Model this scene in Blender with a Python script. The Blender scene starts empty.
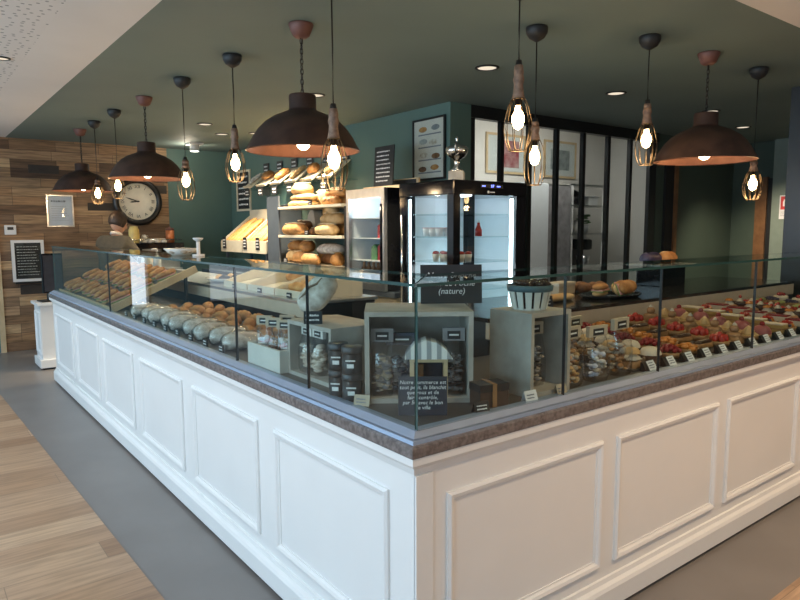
import bpy, bmesh, math, random
from mathutils import Vector, Matrix
random.seed(7)
PI = math.pi
S = bpy.context.scene
COL = S.collection
# ------------------------------------------------------------------ materials
def new_mat(name):
    m = bpy.data.materials.new(name); m.use_nodes = True
    nt = m.node_tree; nt.nodes.clear()
    out = nt.nodes.new('ShaderNodeOutputMaterial')
    return m, nt, out
def N(nt, typ, **kw):
    n = nt.nodes.new(typ)
    for k, v in kw.items():
        if k.startswith('i_'): n.inputs[k[2:].replace('_', ' ')].default_value = v
        else: setattr(n, k, v)
    return n
def c4(c): return (c[0], c[1], c[2], 1.0)
def ramp(nt, stops, interp='LINEAR'):
    r = nt.nodes.new('ShaderNodeValToRGB'); cr = r.color_ramp; cr.interpolation = interp
    while len(cr.elements) > 1: cr.elements.remove(cr.elements[-1])
    cr.elements[0].position = stops[0][0]; cr.elements[0].color = c4(stops[0][1])
    for p, c in stops[1:]:
        e = cr.elements.new(p); e.color = c4(c)
    return r
def mat(name, c, rough=0.5, metal=0.0, var=0.12, scale=12.0, bump=0.0, c2=None, spec=0.5, detail=4.0):
    m, nt, out = new_mat(name)
    b = N(nt, 'ShaderNodeBsdfPrincipled'); b.inputs['Roughness'].default_value = rough
    b.inputs['Metallic'].default_value = metal; b.inputs['Specular IOR Level'].default_value = spec
    tc = N(nt, 'ShaderNodeTexCoord')
    no = N(nt, 'ShaderNodeTexNoise'); no.inputs['Scale'].default_value = scale; no.inputs['Detail'].default_value = detail
    nt.links.new(tc.outputs['Object'], no.inputs['Vector'])
    lo = c2 if c2 else tuple(x*(1-var) for x in c)
    hi = c if c2 else tuple(min(1, x*(1+var)) for x in c)
    r = ramp(nt, [(0.35, lo), (0.65, hi)])
    nt.links.new(no.outputs['Fac'], r.inputs['Fac']); nt.links.new(r.outputs['Color'], b.inputs['Base Color'])
    if bump:
        bp = N(nt, 'ShaderNodeBump'); bp.inputs['Strength'].default_value = bump; bp.inputs['Distance'].default_value = 0.01
        nt.links.new(no.outputs['Fac'], bp.inputs['Height']); nt.links.new(bp.outputs['Normal'], b.inputs['Normal'])
    nt.links.new(b.outputs['BSDF'], out.inputs['Surface'])
    return m
def emit(name, c, s):
    m, nt, out = new_mat(name)
    e = N(nt, 'ShaderNodeEmission'); e.inputs['Color'].default_value = c4(c); e.inputs['Strength'].default_value = s
    nt.links.new(e.outputs['Emission'], out.inputs['Surface']); return m
def glass(name, tint=(0.93, 0.97, 0.96), ior=1.5, rough=0.0, boost=1.0):
    m, nt, out = new_mat(name)
    t = N(nt, 'ShaderNodeBsdfTransparent'); t.inputs['Color'].default_value = c4(tint)
    g = N(nt, 'ShaderNodeBsdfGlossy'); g.inputs['Roughness'].default_value = rough
    f = N(nt, 'ShaderNodeFresnel'); f.inputs['IOR'].default_value = ior
    mx = N(nt, 'ShaderNodeMixShader')
    ge = N(nt, 'ShaderNodeNewGeometry')
    fr = N(nt, 'ShaderNodeMath', operation='SUBTRACT'); fr.inputs[0].default_value = boost
    sc2 = N(nt, 'ShaderNodeMath', operation='MULTIPLY'); sc2.inputs[1].default_value = boost
    nt.links.new(ge.outputs['Backfacing'], sc2.inputs[0]); nt.links.new(sc2.outputs[0], fr.inputs[1])
    mu = N(nt, 'ShaderNodeMath', operation='MULTIPLY'); mu.use_clamp = True
    nt.links.new(fr.outputs[0], mu.inputs[1])
    nt.links.new(f.outputs['Fac'], mu.inputs[0]); nt.links.new(mu.outputs[0], mx.inputs['Fac'])
    nt.links.new(t.outputs['BSDF'], mx.inputs[1]); nt.links.new(g.outputs['BSDF'], mx.inputs[2])
    nt.links.new(mx.outputs['Shader'], out.inputs['Surface']); return m
def planks(name, rowh, length, tones, rough=0.55, axes='XZ', grain=1.0, mortar=0.004, mcol=(0.05, 0.035, 0.025)):
    m, nt, out = new_mat(name)
    b = N(nt, 'ShaderNodeBsdfPrincipled'); b.inputs['Roughness'].default_value = rough
    tc = N(nt, 'ShaderNodeTexCoord'); sp = N(nt, 'ShaderNodeSeparateXYZ'); cb = N(nt, 'ShaderNodeCombineXYZ')
    nt.links.new(tc.outputs['Object'], sp.inputs[0])
    nt.links.new(sp.outputs[axes[0]], cb.inputs['X']); nt.links.new(sp.outputs[axes[1]], cb.inputs['Y'])
    br = N(nt, 'ShaderNodeTexBrick'); br.offset = 0.37; br.offset_frequency = 3; br.squash = 0.7; br.squash_frequency = 2
    br.inputs['Color1'].default_value = (0, 0, 0, 1); br.inputs['Color2'].default_value = (1, 1, 1, 1); br.inputs['Mortar'].default_value = (0.5, 0.5, 0.5, 1)
    br.inputs['Scale'].default_value = 1.0; br.inputs['Mortar Size'].default_value = mortar/2
    br.inputs['Brick Width'].default_value = length; br.inputs['Row Height'].default_value = rowh; br.inputs['Bias'].default_value = 0.0
    nt.links.new(cb.outputs[0], br.inputs['Vector'])
    r = ramp(nt, [(i/max(1, len(tones)-1)*0.98, t) for i, t in enumerate(tones)])
    nt.links.new(br.outputs['Color'], r.inputs['Fac'])
    mp = N(nt, 'ShaderNodeMapping'); mp.inputs['Scale'].default_value = (2.2, 28, 1); nt.links.new(cb.outputs[0], mp.inputs['Vector'])
    no = N(nt, 'ShaderNodeTexNoise'); no.inputs['Scale'].default_value = 1.6; no.inputs['Detail'].default_value = 6; no.inputs['Distortion'].default_value = 0.6
    nt.links.new(mp.outputs[0], no.inputs['Vector'])
    gr = ramp(nt, [(0.3, (1-0.42*grain,)*3), (0.62, (1.0+0.06*grain,)*3)])
    nt.links.new(no.outputs['Fac'], gr.inputs['Fac'])
    mu = N(nt, 'ShaderNodeMix', data_type='RGBA', blend_type='MULTIPLY'); mu.inputs['Factor'].default_value = 1.0
    nt.links.new(r.outputs['Color'], mu.inputs['A']); nt.links.new(gr.outputs['Color'], mu.inputs['B'])
    mm = N(nt, 'ShaderNodeMix', data_type='RGBA'); mm.inputs['B'].default_value = c4(mcol)
    nt.links.new(br.outputs['Fac'], mm.inputs['Factor']); nt.links.new(mu.outputs['Result'], mm.inputs['A'])
    nt.links.new(mm.outputs['Result'], b.inputs['Base Color'])
    nt.links.new(b.outputs['BSDF'], out.inputs['Surface']); return m

def perforated(name, c):
    m, nt, out = new_mat(name)
    b = N(nt, 'ShaderNodeBsdfPrincipled'); b.inputs['Roughness'].default_value = 0.8
    tc = N(nt, 'ShaderNodeTexCoord')
    vo = N(nt, 'ShaderNodeTexVoronoi', voronoi_dimensions='2D'); vo.inputs['Scale'].default_value = 17; vo.inputs['Randomness'].default_value = 0.55
    nt.links.new(tc.outputs['Object'], vo.inputs['Vector'])
    lt = N(nt, 'ShaderNodeMath', operation='LESS_THAN'); lt.inputs[1].default_value = 0.155
    nt.links.new(vo.outputs['Distance'], lt.inputs[0])
    mx = N(nt, 'ShaderNodeMix', data_type='RGBA'); mx.inputs['A'].default_value = c4(c); mx.inputs['B'].default_value = (0.36, 0.36, 0.37, 1)
    nt.links.new(lt.outputs[0], mx.inputs['Factor']); nt.links.new(mx.outputs['Result'], b.inputs['Base Color'])
    nt.links.new(b.outputs['BSDF'], out.inputs['Surface']); return m

M = {}
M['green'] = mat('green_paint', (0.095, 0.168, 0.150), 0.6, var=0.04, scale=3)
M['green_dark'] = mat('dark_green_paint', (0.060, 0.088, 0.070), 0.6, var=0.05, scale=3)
M['green_ceil'] = mat('green_ceiling_paint', (0.155, 0.215, 0.210), 0.7, var=0.03, scale=2)
M['teal_wall'] = mat('teal_wall_paint', (0.10, 0.19, 0.22), 0.6, var=0.04, scale=3)
M['white_wall'] = mat('white_wall_paint', (0.72, 0.70, 0.66), 0.7, var=0.03, scale=3)
M['white_ceil'] = mat('white_ceiling_paint', (0.82, 0.80, 0.79), 0.8, var=0.02, scale=2)
M['perf'] = perforated('perforated_plasterboard', (0.82, 0.80, 0.79))
M['tile'] = mat('grey_floor_tile', (0.20, 0.183, 0.172), 0.38, var=0.06, scale=2.5, bump=0.02)
M['wood_floor'] = planks('wood_floor_planks', 0.185, 1.25, [(0.39, 0.235, 0.14), (0.48, 0.31, 0.195), (0.32, 0.185, 0.108), (0.52, 0.345, 0.22), (0.42, 0.265, 0.165)], 0.4, 'XY', 0.7, 0.003, (0.22, 0.15, 0.10))
M['wood_wall'] = planks('reclaimed_plank_wall', 0.112, 0.72, [(0.075, 0.04, 0.024), (0.36, 0.21, 0.105), (0.15, 0.085, 0.05), (0.56, 0.37, 0.20), (0.20, 0.115, 0.06), (0.46, 0.29, 0.16), (0.10, 0.055, 0.035)], 0.65, 'XZ', 1.2)
M['white_paint'] = mat('white_lacquer', (0.80, 0.80, 0.79), 0.35, var=0.015, scale=3)
M['stone'] = mat('grey_brown_stone', (0.20, 0.175, 0.17), 0.22, c2=(0.11, 0.095, 0.093), scale=60, detail=10)
M['alu'] = mat('blue_grey_aluminium', (0.37, 0.45, 0.58), 0.38, 0.5, var=0.04, scale=8)
M['steel'] = mat('brushed_steel', (0.62, 0.62, 0.62), 0.3, 1.0, var=0.06, scale=20)
M['chrome'] = mat('polished_silver', (0.88, 0.87, 0.85), 0.2, 1.0, var=0.02)
M['black'] = mat('black_metal', (0.012, 0.012, 0.013), 0.35, var=0.1)
M['black_gloss'] = mat('black_gloss', (0.008, 0.008, 0.010), 0.10, var=0.1, spec=0.3)
M['shadow_gap'] = mat('black_kick', (0.01, 0.01, 0.012), 0.6)
M['deck'] = mat('dark_display_deck', (0.07, 0.068, 0.068), 0.35, var=0.1)
M['granite'] = mat('dark_granite', (0.03, 0.03, 0.03), 0.12, c2=(0.012, 0.012, 0.012), scale=60)
M['beige'] = mat('beige_laminate', (0.55, 0.47, 0.36), 0.5, var=0.05)
M['cream'] = mat('cream_cabinet', (0.66, 0.55, 0.36), 0.45, var=0.04)
M['rust'] = mat('rusty_brown_metal', (0.085, 0.048, 0.036), 0.5, 0.35, c2=(0.045, 0.026, 0.022), scale=9, bump=0.05)
M['copper_in'] = mat('copper_inside', (0.22, 0.10, 0.065), 0.45, 0.4, var=0.15)
M['rose'] = mat('rust_red_cup', (0.17, 0.075, 0.06), 0.5, 0.3, var=0.15)
M['canopy_black'] = mat('black_ceiling_cup', (0.018, 0.018, 0.018), 0.5)
M['handle_wood'] = mat('worn_copper_wood', (0.33, 0.20, 0.13), 0.55, c2=(0.17, 0.10, 0.065), scale=40, bump=0.1)
M['cage'] = mat('antique_brass_wire', (0.11, 0.078, 0.045), 0.5, 0.6)
M['bulb'] = emit('warm_filament_bulb', (1.0, 0.66, 0.30), 26)
M['bulb_dome'] = emit('warm_globe', (1.0, 0.72, 0.42), 16)
M['bulbglass'] = glass('bulb_glass', (1.0, 0.93, 0.80), 1.35)
M['led'] = emit('cool_led', (0.75, 0.93, 1.0), 9)
M['down'] = emit('downlight_warm', (1.0, 0.86, 0.66), 0.8)
M['down_white'] = emit('downlight_panel', (1.0, 0.95, 0.85), 5)
M['digits'] = emit('blue_digits', (0.15, 0.2, 1.0), 6)
M['glass'] = glass('showcase_glass', (0.90, 0.945, 0.935), 1.5)
M['glass_top'] = glass('showcase_top_glass', (0.80, 0.89, 0.87), 1.5)
M['glass_edge'] = mat('green_glass_edge', (0.03, 0.075, 0.07), 0.15, var=0.05)
M['seal'] = mat('dark_silicone_joint', (0.015, 0.016, 0.018), 0.4)
M['fridge_glass'] = glass('fridge_glass', (0.92, 0.95, 0.96), 1.5)
M['shelf_glass'] = glass('glass_shelf', (0.84, 0.92, 0.93), 1.5)
M['jarglass'] = glass('jar_glass', (0.93, 0.95, 0.94), 1.45)
M['film'] = glass('clear_film', (0.93, 0.93, 0.94), 1.5, 0.12, 1.6)
M['slate'] = mat('chalk_slate', (0.018, 0.019, 0.022), 0.55, var=0.25, scale=15)
M['slate_blue'] = mat('navy_slate', (0.022, 0.028, 0.045), 0.5, var=0.2, scale=15)
M['rackpanel'] = mat('slate_grey_panel', (0.075, 0.095, 0.12), 0.5, var=0.05)
M['chalk'] = mat('white_chalk', (0.80, 0.80, 0.80), 0.9, var=0.1, scale=90)
M['paper'] = mat('white_paper', (0.78, 0.78, 0.80), 0.6, var=0.02)
M['paper_blue'] = mat('bluish_print', (0.60, 0.64, 0.78), 0.35, c2=(0.72, 0.74, 0.84), scale=4)
M['inkgrey'] = mat('grey_ink', (0.22, 0.23, 0.28), 0.6)
M['ink'] = mat('black_ink', (0.02, 0.02, 0.022), 0.5)
M['crate'] = mat('whitewashed_wood', (0.50, 0.47, 0.43), 0.6, c2=(0.36, 0.33, 0.29), scale=9, bump=0.05)
M['pine'] = mat('pale_pine', (0.64, 0.50, 0.31), 0.5, c2=(0.54, 0.40, 0.23), scale=6)
M['white_wood'] = mat('white_board', (0.74, 0.66, 0.50), 0.5, var=0.04)
M['whitebox'] = mat('white_planter', (0.66, 0.65, 0.60), 0.5, var=0.04)
M['oak'] = mat('brown_door_wood', (0.24, 0.12, 0.05), 0.45, c2=(0.15, 0.07, 0.03), scale=7)
M['bread'] = mat('golden_crust', (0.55, 0.28, 0.09), 0.6, c2=(0.33, 0.135, 0.035), scale=16, bump=0.25)
M['bread_pale'] = mat('pale_crust', (0.70, 0.50, 0.26), 0.65, c2=(0.50, 0.29, 0.11), scale=14, bump=0.2)
M['bread_dark'] = mat('dark_crust', (0.27, 0.12, 0.045), 0.6, c2=(0.13, 0.055, 0.022), scale=14, bump=0.25)
M['bread_flour'] = mat('floured_crust', (0.78, 0.74, 0.68), 0.85, c2=(0.46, 0.40, 0.33), scale=26, bump=0.5, detail=8)
M['baguette'] = mat('baguette_crust', (0.62, 0.36, 0.12), 0.55, c2=(0.42, 0.20, 0.05), scale=20, bump=0.2)
M['score'] = mat('scored_crumb', (0.78, 0.64, 0.42), 0.7, var=0.1)
M['groove'] = mat('dark_slash', (0.24, 0.16, 0.10), 0.8)
M['ham'] = mat('pink_ham', (0.70, 0.33, 0.28), 0.5)
M['lettuce'] = mat('salad_green', (0.16, 0.27, 0.06), 0.55, var=0.3, scale=30)
M['pastry'] = mat('baked_pastry', (0.38, 0.20, 0.08), 0.5, c2=(0.24, 0.11, 0.035), scale=30, bump=0.2)
M['shell'] = mat('tart_shell', (0.38, 0.22, 0.10), 0.6, c2=(0.24, 0.125, 0.05), scale=30, bump=0.1)
M['berry'] = mat('red_berries', (0.24, 0.018, 0.02), 0.25, c2=(0.20, 0.008, 0.012), scale=40)
M['straw'] = mat('strawberry', (0.38, 0.03, 0.02), 0.22, var=0.2, scale=40)
M['apricot'] = mat('apricot_glaze', (0.48, 0.17, 0.03), 0.2, var=0.2, scale=25)
M['lemon'] = mat('lemon_cream', (0.42, 0.28, 0.09), 0.3, var=0.08)
M['cream_w'] = mat('whipped_cream', (0.62, 0.54, 0.44), 0.5, var=0.05)
M['choco'] = mat('chocolate', (0.050, 0.022, 0.014), 0.25, var=0.2)
M['coffee'] = mat('coffee_glaze', (0.32, 0.17, 0.08), 0.25, var=0.1)
M['pink'] = mat('pink_glaze', (0.30, 0.08, 0.08), 0.3, var=0.1)
M['pistachio'] = mat('pistachio_glaze', (0.34, 0.38, 0.12), 0.35, var=0.1)
M['blueberry'] = mat('blueberries', (0.03, 0.025, 0.07), 0.35, var=0.3)
M['kraft'] = mat('kraft_card', (0.50, 0.42, 0.32), 0.7, var=0.05)
M['tin'] = mat('dark_tin', (0.03, 0.033, 0.038), 0.4, 0.2)
M['tinlid'] = mat('grey_tin_lid', (0.07, 0.07, 0.075), 0.35, 0.5)
M['navybag'] = mat('navy_bag', (0.035, 0.045, 0.075), 0.5, var=0.2, scale=10, bump=0.2)
M['greybag'] = mat('grey_bag', (0.26, 0.25, 0.26), 0.4, var=0.2, scale=10, bump=0.2)
M['brownbox'] = mat('dark_brown_box', (0.06, 0.035, 0.025), 0.5)
M['teal_band'] = mat('teal_ribbon', (0.07, 0.13, 0.16), 0.5)
M['red'] = mat('red_pack', (0.55, 0.05, 0.05), 0.4)
M['pinkpack'] = mat('pink_pack', (0.70, 0.40, 0.42), 0.4)
M['greenpack'] = mat('green_pack', (0.10, 0.28, 0.10), 0.4)
M['white_plastic'] = mat('white_plastic', (0.76, 0.76, 0.75), 0.35, var=0.02)
M['fridge_in'] = mat('white_liner', (0.80, 0.84, 0.88), 0.5, var=0.02)
M['marble'] = mat('beige_marble', (0.62, 0.55, 0.44), 0.3, c2=(0.42, 0.36, 0.28), scale=10)
M['orange_can'] = mat('copper_can', (0.62, 0.22, 0.09), 0.35, 0.3)
M['yellow_jar'] = mat('straw_yellow_jar', (0.80, 0.62, 0.22), 0.4)
M['cup'] = mat('white_china', (0.78, 0.76, 0.72), 0.25, var=0.02)
M['skin'] = mat('skin', (0.55, 0.32, 0.22), 0.5, var=0.06)
M['hair'] = mat('dark_brown_hair', (0.035, 0.022, 0.015), 0.5, var=0.3, scale=50)
M['shirt'] = mat('dark_olive_jumper', (0.075, 0.065, 0.045), 0.8, var=0.15, scale=30, bump=0.1)
M['collar'] = mat('white_collar', (0.7, 0.66, 0.6), 0.7)
M['trousers'] = mat('navy_trousers', (0.03, 0.04, 0.07), 0.8)
M['clockface'] = mat('cream_clock_face', (0.74, 0.68, 0.56), 0.5, var=0.05)
M['postera'] = mat('poster_paper', (0.70, 0.68, 0.64), 0.5, var=0.03)
M['picred'] = mat('dark_red_print', (0.34, 0.05, 0.07), 0.5, c2=(0.62, 0.40, 0.40), scale=7)
M['picgrey'] = mat('grey_blue_print', (0.16, 0.18, 0.21), 0.5, c2=(0.48, 0.50, 0.50), scale=6)
M['plant'] = mat('green_leaves', (0.10, 0.22, 0.07), 0.5, var=0.3, scale=30)
M['grey_col'] = mat('pale_grey_green', (0.20, 0.25, 0.22), 0.6, var=0.04)
M['stripe'] = None
def stripes():
    m, nt, out = new_mat('striped_cloth')
    b = N(nt, 'ShaderNodeBsdfPrincipled'); b.inputs['Roughness'].default_value = 0.7
    tc = N(nt, 'ShaderNodeTexCoord'); w = N(nt, 'ShaderNodeTexWave'); w.inputs['Scale'].default_value = 9; w.inputs['Distortion'].default_value = 0.4; w.bands_direction = 'X'
    nt.links.new(tc.outputs['Object'], w.inputs['Vector'])
    r = ramp(nt, [(0.35, (0.34, 0.36, 0.37)), (0.55, (0.80, 0.80, 0.77))]); nt.links.new(w.outputs['Fac'], r.inputs['Fac'])
    nt.links.new(r.outputs['Color'], b.inputs['Base Color']); nt.links.new(b.outputs['BSDF'], out.inputs['Surface']); return m
M['stripe'] = stripes()

# ------------------------------------------------------------------ mesh builder
class MB:
    def __init__(s): s.bm = bmesh.new()
    def _mi(s, faces, mi):
        for f in faces: f.material_index = mi
    def box(s, x0, x1, y0, y1, z0, z1, mi=0, bev=0.0, M4=None):
        r = bmesh.ops.create_cube(s.bm, size=1.0); vs = r['verts']
        for v in vs:
            v.co = Vector(((x0+x1)/2+v.co.x*(x1-x0), (y0+y1)/2+v.co.y*(y1-y0), (z0+z1)/2+v.co.z*(z1-z0)))
        fs = list({f for v in vs for f in v.link_faces}); s._mi(fs, mi)
        if bev:
            es = list({e for v in vs for e in v.link_edges})
            rb = bmesh.ops.bevel(s.bm, geom=es, offset=bev, segments=2, affect='EDGES', profile=0.6)
            vs = list({v for f in rb['faces'] for v in f.verts} | {v for v in vs if v.is_valid})
        if M4 is not None: bmesh.ops.transform(s.bm, matrix=M4, verts=vs)
        return s
    def lathe(s, prof, seg=24, mi=0, M4=None, flute=0, famp=0.0, closed=False):
        rings = []; allv = []
        for (r, z) in prof:
            if r <= 1e-6:
                v = s.bm.verts.new((0, 0, z)); rings.append([v]); allv.append(v)
            else:
                ring = []
                for k in range(seg):
                    a = 2*PI*k/seg; rr = r*(1+famp*math.cos(flute*a)) if flute else r
                    v = s.bm.verts.new((rr*math.cos(a), rr*math.sin(a), z)); ring.append(v); allv.append(v)
                rings.append(ring)
        pairs = list(zip(rings, rings[1:]))
        if closed: pairs.append((rings[-1], rings[0]))
        for a, b in pairs:
            for k in range(seg):
                k2 = (k+1) % seg
                if len(a) == 1 and len(b) == 1: continue
                if len(a) == 1: f = s.bm.faces.new((a[0], b[k2], b[k]))
                elif len(b) == 1: f = s.bm.faces.new((a[k], a[k2], b[0]))
                else: f = s.bm.faces.new((a[k], a[k2], b[k2], b[k]))
                f.material_index = mi; f.smooth = True
        if M4 is not None: bmesh.ops.transform(s.bm, matrix=M4, verts=allv)
        return s
    def cyl(s, x, y, z0, z1, r, seg=20, mi=0, r2=None):
        r2 = r if r2 is None else r2
        return s.lathe([(0, z0), (r, z0), (r, z0), (r2, z1), (r2, z1), (0, z1)], seg, mi, Matrix.Translation((x, y, 0)))
    def tube(s, pts, r, seg=8, mi=0, close=False, radii=None):
        pts = [Vector(p) for p in pts]; n = len(pts); rings = []
        up0 = Vector((0, 0, 1))
        for i, p in enumerate(pts):
            if close: d = pts[(i+1) % n]-pts[i-1]
            else: d = pts[min(i+1, n-1)]-pts[max(i-1, 0)]
            d.normalize()
            u = d.cross(up0)
            if u.length < 1e-3: u = d.cross(Vector((0, 1, 0)))
            u.normalize(); w = d.cross(u)
            rr = radii[i] if radii else r
            rings.append([s.bm.verts.new(p+u*rr*math.cos(2*PI*k/seg)+w*rr*math.sin(2*PI*k/seg)) for k in range(seg)])
        rng = range(n) if close else range(n-1)
        for i in rng:
            a = rings[i]; b = rings[(i+1) % n]
            for k in range(seg):
                f = s.bm.faces.new((a[k], a[(k+1) % seg], b[(k+1) % seg], b[k])); f.material_index = mi; f.smooth = True
        if not close:
            f = s.bm.faces.new(rings[0][::-1]); f.material_index = mi
            f = s.bm.faces.new(rings[-1]); f.material_index = mi
        return s
    def ball(s, c, r, sc=(1, 1, 1), seg=12, rings=8, mi=0, M4=None):
        m = Matrix.Translation(c) @ Matrix.Diagonal((r*sc[0], r*sc[1], r*sc[2], 1))
        if M4 is not None: m = M4 @ m
        res = bmesh.ops.create_uvsphere(s.bm, u_segments=seg, v_segments=rings, radius=1.0, matrix=m)
        for f in {f for v in res['verts'] for f in v.link_faces}: f.material_index = mi; f.smooth = True
        return s
    def prism(s, poly, h0, h1, axis='Z', mi=0, M4=None):
        def P(a, b, h):
            return {'Z': (a, b, h), 'Y': (a, h, b), 'X': (h, a, b)}[axis]
        lo = [s.bm.verts.new(P(a, b, h0)) for a, b in poly]; hi = [s.bm.verts.new(P(a, b, h1)) for a, b in poly]
        n = len(poly); fs = [s.bm.faces.new(lo[::-1]), s.bm.faces.new(hi)]
        for i in range(n): fs.append(s.bm.faces.new((lo[i], lo[(i+1) % n], hi[(i+1) % n], hi[i])))
        for f in fs: f.material_index = mi
        if M4 is not None: bmesh.ops.transform(s.bm, matrix=M4, verts=lo+hi)
        return s
    def loaf(s, L, W, H, jag=0.03, seed=0, mi=0, M4=None, nu=14, nv=14, taper=2.2, bend=0.0, slashes=0):
        rnd = random.Random(seed); rows = []; allv = []
        ph = [rnd.uniform(0, 6.28) for _ in range(4)]
        for i in range(nu+1):
            u = -1+2*i/nu; k = max(0.0, 1-abs(u)**taper)**0.5
            x = u*L/2; off = bend*(u*u-0.5)
            if i in (0, nu):
                v = s.bm.verts.new((x, off, H*0.36)); rows.append([v]); allv.append(v); continue
            ring = []
            for j in range(nv):
                a = 2*PI*j/nv; ca, sa = math.cos(a), math.sin(a)
                y = W/2*k*ca; z = H*0.42+(H*0.58*k*sa if sa > 0 else H*0.42*min(1, 1.35*k)*sa)
                if slashes and sa > 0.2: z += H*0.07*math.cos(u*PI*slashes+ca*2.2)
                w = 1+jag*(math.sin(3*u+ph[0]+2*ca)+math.sin(7*u+ph[1]+3*sa))
                z = max(0.0, z*(1+jag*math.sin(5*u+ph[2])))
                v = s.bm.verts.new((x, y*w+off, z)); ring.append(v); allv.append(v)
            rows.append(ring)
        for a, b in zip(rows, rows[1:]):
            for j in range(nv):
                j2 = (j+1) % nv
                if len(a) == 1: f = s.bm.faces.new((a[0], b[j], b[j2]))
                elif len(b) == 1: f = s.bm.faces.new((a[j2], a[j], b[0]))
                else: f = s.bm.faces.new((a[j2], a[j], b[j], b[j2]))
                f.smooth = True; f.material_index = mi
        if M4 is not None: bmesh.ops.transform(s.bm, matrix=M4, verts=allv)
        return s
    def xf(s, M4):
        bmesh.ops.transform(s.bm, matrix=M4, verts=s.bm.verts[:]); return s
    def build(s, name, mats, parent=None, smooth=False):
        bmesh.ops.recalc_face_normals(s.bm, faces=s.bm.faces[:])
        me = bpy.data.meshes.new(name); s.bm.to_mesh(me); s.bm.free()
        for m in (mats if isinstance(mats, (list, tuple)) else [mats]): me.materials.append(M[m] if isinstance(m, str) else m)
        if smooth:
            for p in me.polygons: p.use_smooth = True
        o = bpy.data.objects.new(name, me); COL.objects.link(o)
        if parent: o.parent = parent
        return o
def T(x, y, z): return Matrix.Translation((x, y, z))
def RX(a): return Matrix.Rotation(a, 4, 'X')
def RY(a): return Matrix.Rotation(a, 4, 'Y')
def RZ(a): return Matrix.Rotation(a, 4, 'Z')
def tag(o, label, cat, group=None, kind=None):
    o['label'] = label; o['category'] = cat
    if group: o['group'] = group
    if kind: o['kind'] = kind
    return o
def thing(name, label, cat, loc=(0, 0, 0), rz=0, group=None, rot=None):
    o = bpy.data.objects.new(name, None); COL.objects.link(o); o.empty_display_size = 0.05
    o.location = loc; o.rotation_euler = rot if rot else (0, 0, rz)
    return tag(o, label, cat, group)
def solo(name, mb, mats, label, cat, loc=(0, 0, 0), rz=0, group=None, rot=None):
    o = mb.build(name, mats); o.location = loc; o.rotation_euler = rot if rot else (0, 0, rz)
    return tag(o, label, cat, group)
KIDS = {}
def kids(root): return [o for o in bpy.data.objects if o.parent == root]
def dup(root, loc, rz=None, label=None, group=None, rot=None):
    r = root.copy(); COL.objects.link(r); r.location = loc
    if rz is not None: r.rotation_euler = (0, 0, rz)
    if rot is not None: r.rotation_euler = rot
    if label: r['label'] = label
    if group: r['group'] = group
    for ch in kids(root):
        c = ch.copy(); COL.objects.link(c); c.parent = r
        for g in kids(ch):
            d = g.copy(); COL.objects.link(d); d.parent = c
    return r
def struct(name, mb, mats, parent=None):
    o = mb.build(name, mats, parent)
    if parent is None: o['kind'] = 'structure'
    return o
def text(name, body, size, mtl, parent, M4, align='CENTER', ext=0.0006, shear=0.0, spacing=1.0):
    cu = bpy.data.curves.new(name, 'FONT'); cu.body = body; cu.size = size; cu.align_x = align; cu.align_y = 'CENTER'
    cu.extrude = ext; cu.shear = shear; cu.space_line = spacing; cu.resolution_u = 2
    tmp = bpy.data.objects.new(name+'_curve', cu); COL.objects.link(tmp)
    dg = bpy.context.evaluated_depsgraph_get(); me = bpy.data.meshes.new_from_object(tmp.evaluated_get(dg))
    bpy.data.objects.remove(tmp); bpy.data.curves.remove(cu)
    me.transform(M4); me.materials.clear(); me.materials.append(M[mtl])
    o = bpy.data.objects.new(name, me); COL.objects.link(o); o.parent = parent
    return o
# text facing: local text XY plane -> stands facing local -Y
FACE_MY = RX(PI/2)
def scribble(w, h, rows, seed=0, th=0.35, fill=0.8, y=0.0, gap=True):
    """rows of short handwritten-looking strokes on a plate facing -Y, centred"""
    rnd = random.Random(seed); b = MB(); rh = h/rows
    for r in range(rows):
        z = h/2-(r+0.5)*rh; x = -w/2; end = w/2*rnd.uniform(fill*0.6, 1.0)
        while x < end:
            l = rnd.uniform(0.04, 0.13)*w
            x1 = min(end, x+l)
            b.box(x, x1, y-0.0012, y, z-rh*th*0.5*rnd.uniform(0.6, 1), z+rh*th*0.5*rnd.uniform(0.6, 1))
            x = x1+rnd.uniform(0.015, 0.04)*w
    return b

# ------------------------------------------------------------------ setting
CZ = 2.6; HX = 2.8; WY = 7.8
XE, YE = -0.03, 0.236       # where the green ceiling meets the white one
struct('floor', MB().box(-4.8, 9.4, -4.8, 8.2, -0.1, 0.0), 'tile')
struct('floor_wood', MB().prism([(-4.8, -4.8), (9.4, -4.8), (9.4, -0.345), (-0.325, -0.345), (-0.49, 5.43), (-4.8, 5.43)], 0.0, 0.003), 'wood_floor')
struct('ceiling_green', MB().prism([(XE, YE), (9.4, YE), (9.4, 3.05), (2.9, 3.05), (2.9, 8.0), (XE, 8.0)], CZ, CZ+0.08), 'green_ceil')
struct('ceiling_white', MB().prism([(-4.8, -4.8), (9.4, -4.8), (9.4, YE), (XE, YE), (XE, 8.0), (-0.40, 8.0), (-0.40, -0.40), (-4.8, -0.40)], CZ, CZ+0.08), 'white_ceil')
struct('ceiling_perforated', MB().box(-4.8, -0.40, -0.40, 8.0, CZ, CZ+0.08), 'perf')
struct('wall_back', MB().box(-0.17, 1.88, WY, WY+0.15, 0, CZ), 'wood_wall')
wbt = MB()
for x0, x1 in ((-4.8, -3.5), (-2.3, -1.5), (-1.2, -0.23)): wbt.box(x0, x1, WY, WY+0.15, 0, CZ)
for x0, x1 in ((-3.5, -2.3), (-1.5, -1.2)): wbt.box(x0, x1, WY, WY+0.15, 2.3, CZ); wbt.box(x0, x1, WY, WY+0.15, 0, 0.4)
struct('wall_back_teal', wbt, 'teal_wall')
struct('trim_2', MB().box(-0.23, -0.17, WY-0.02, WY+0.15, 0, CZ), 'pine')
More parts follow.
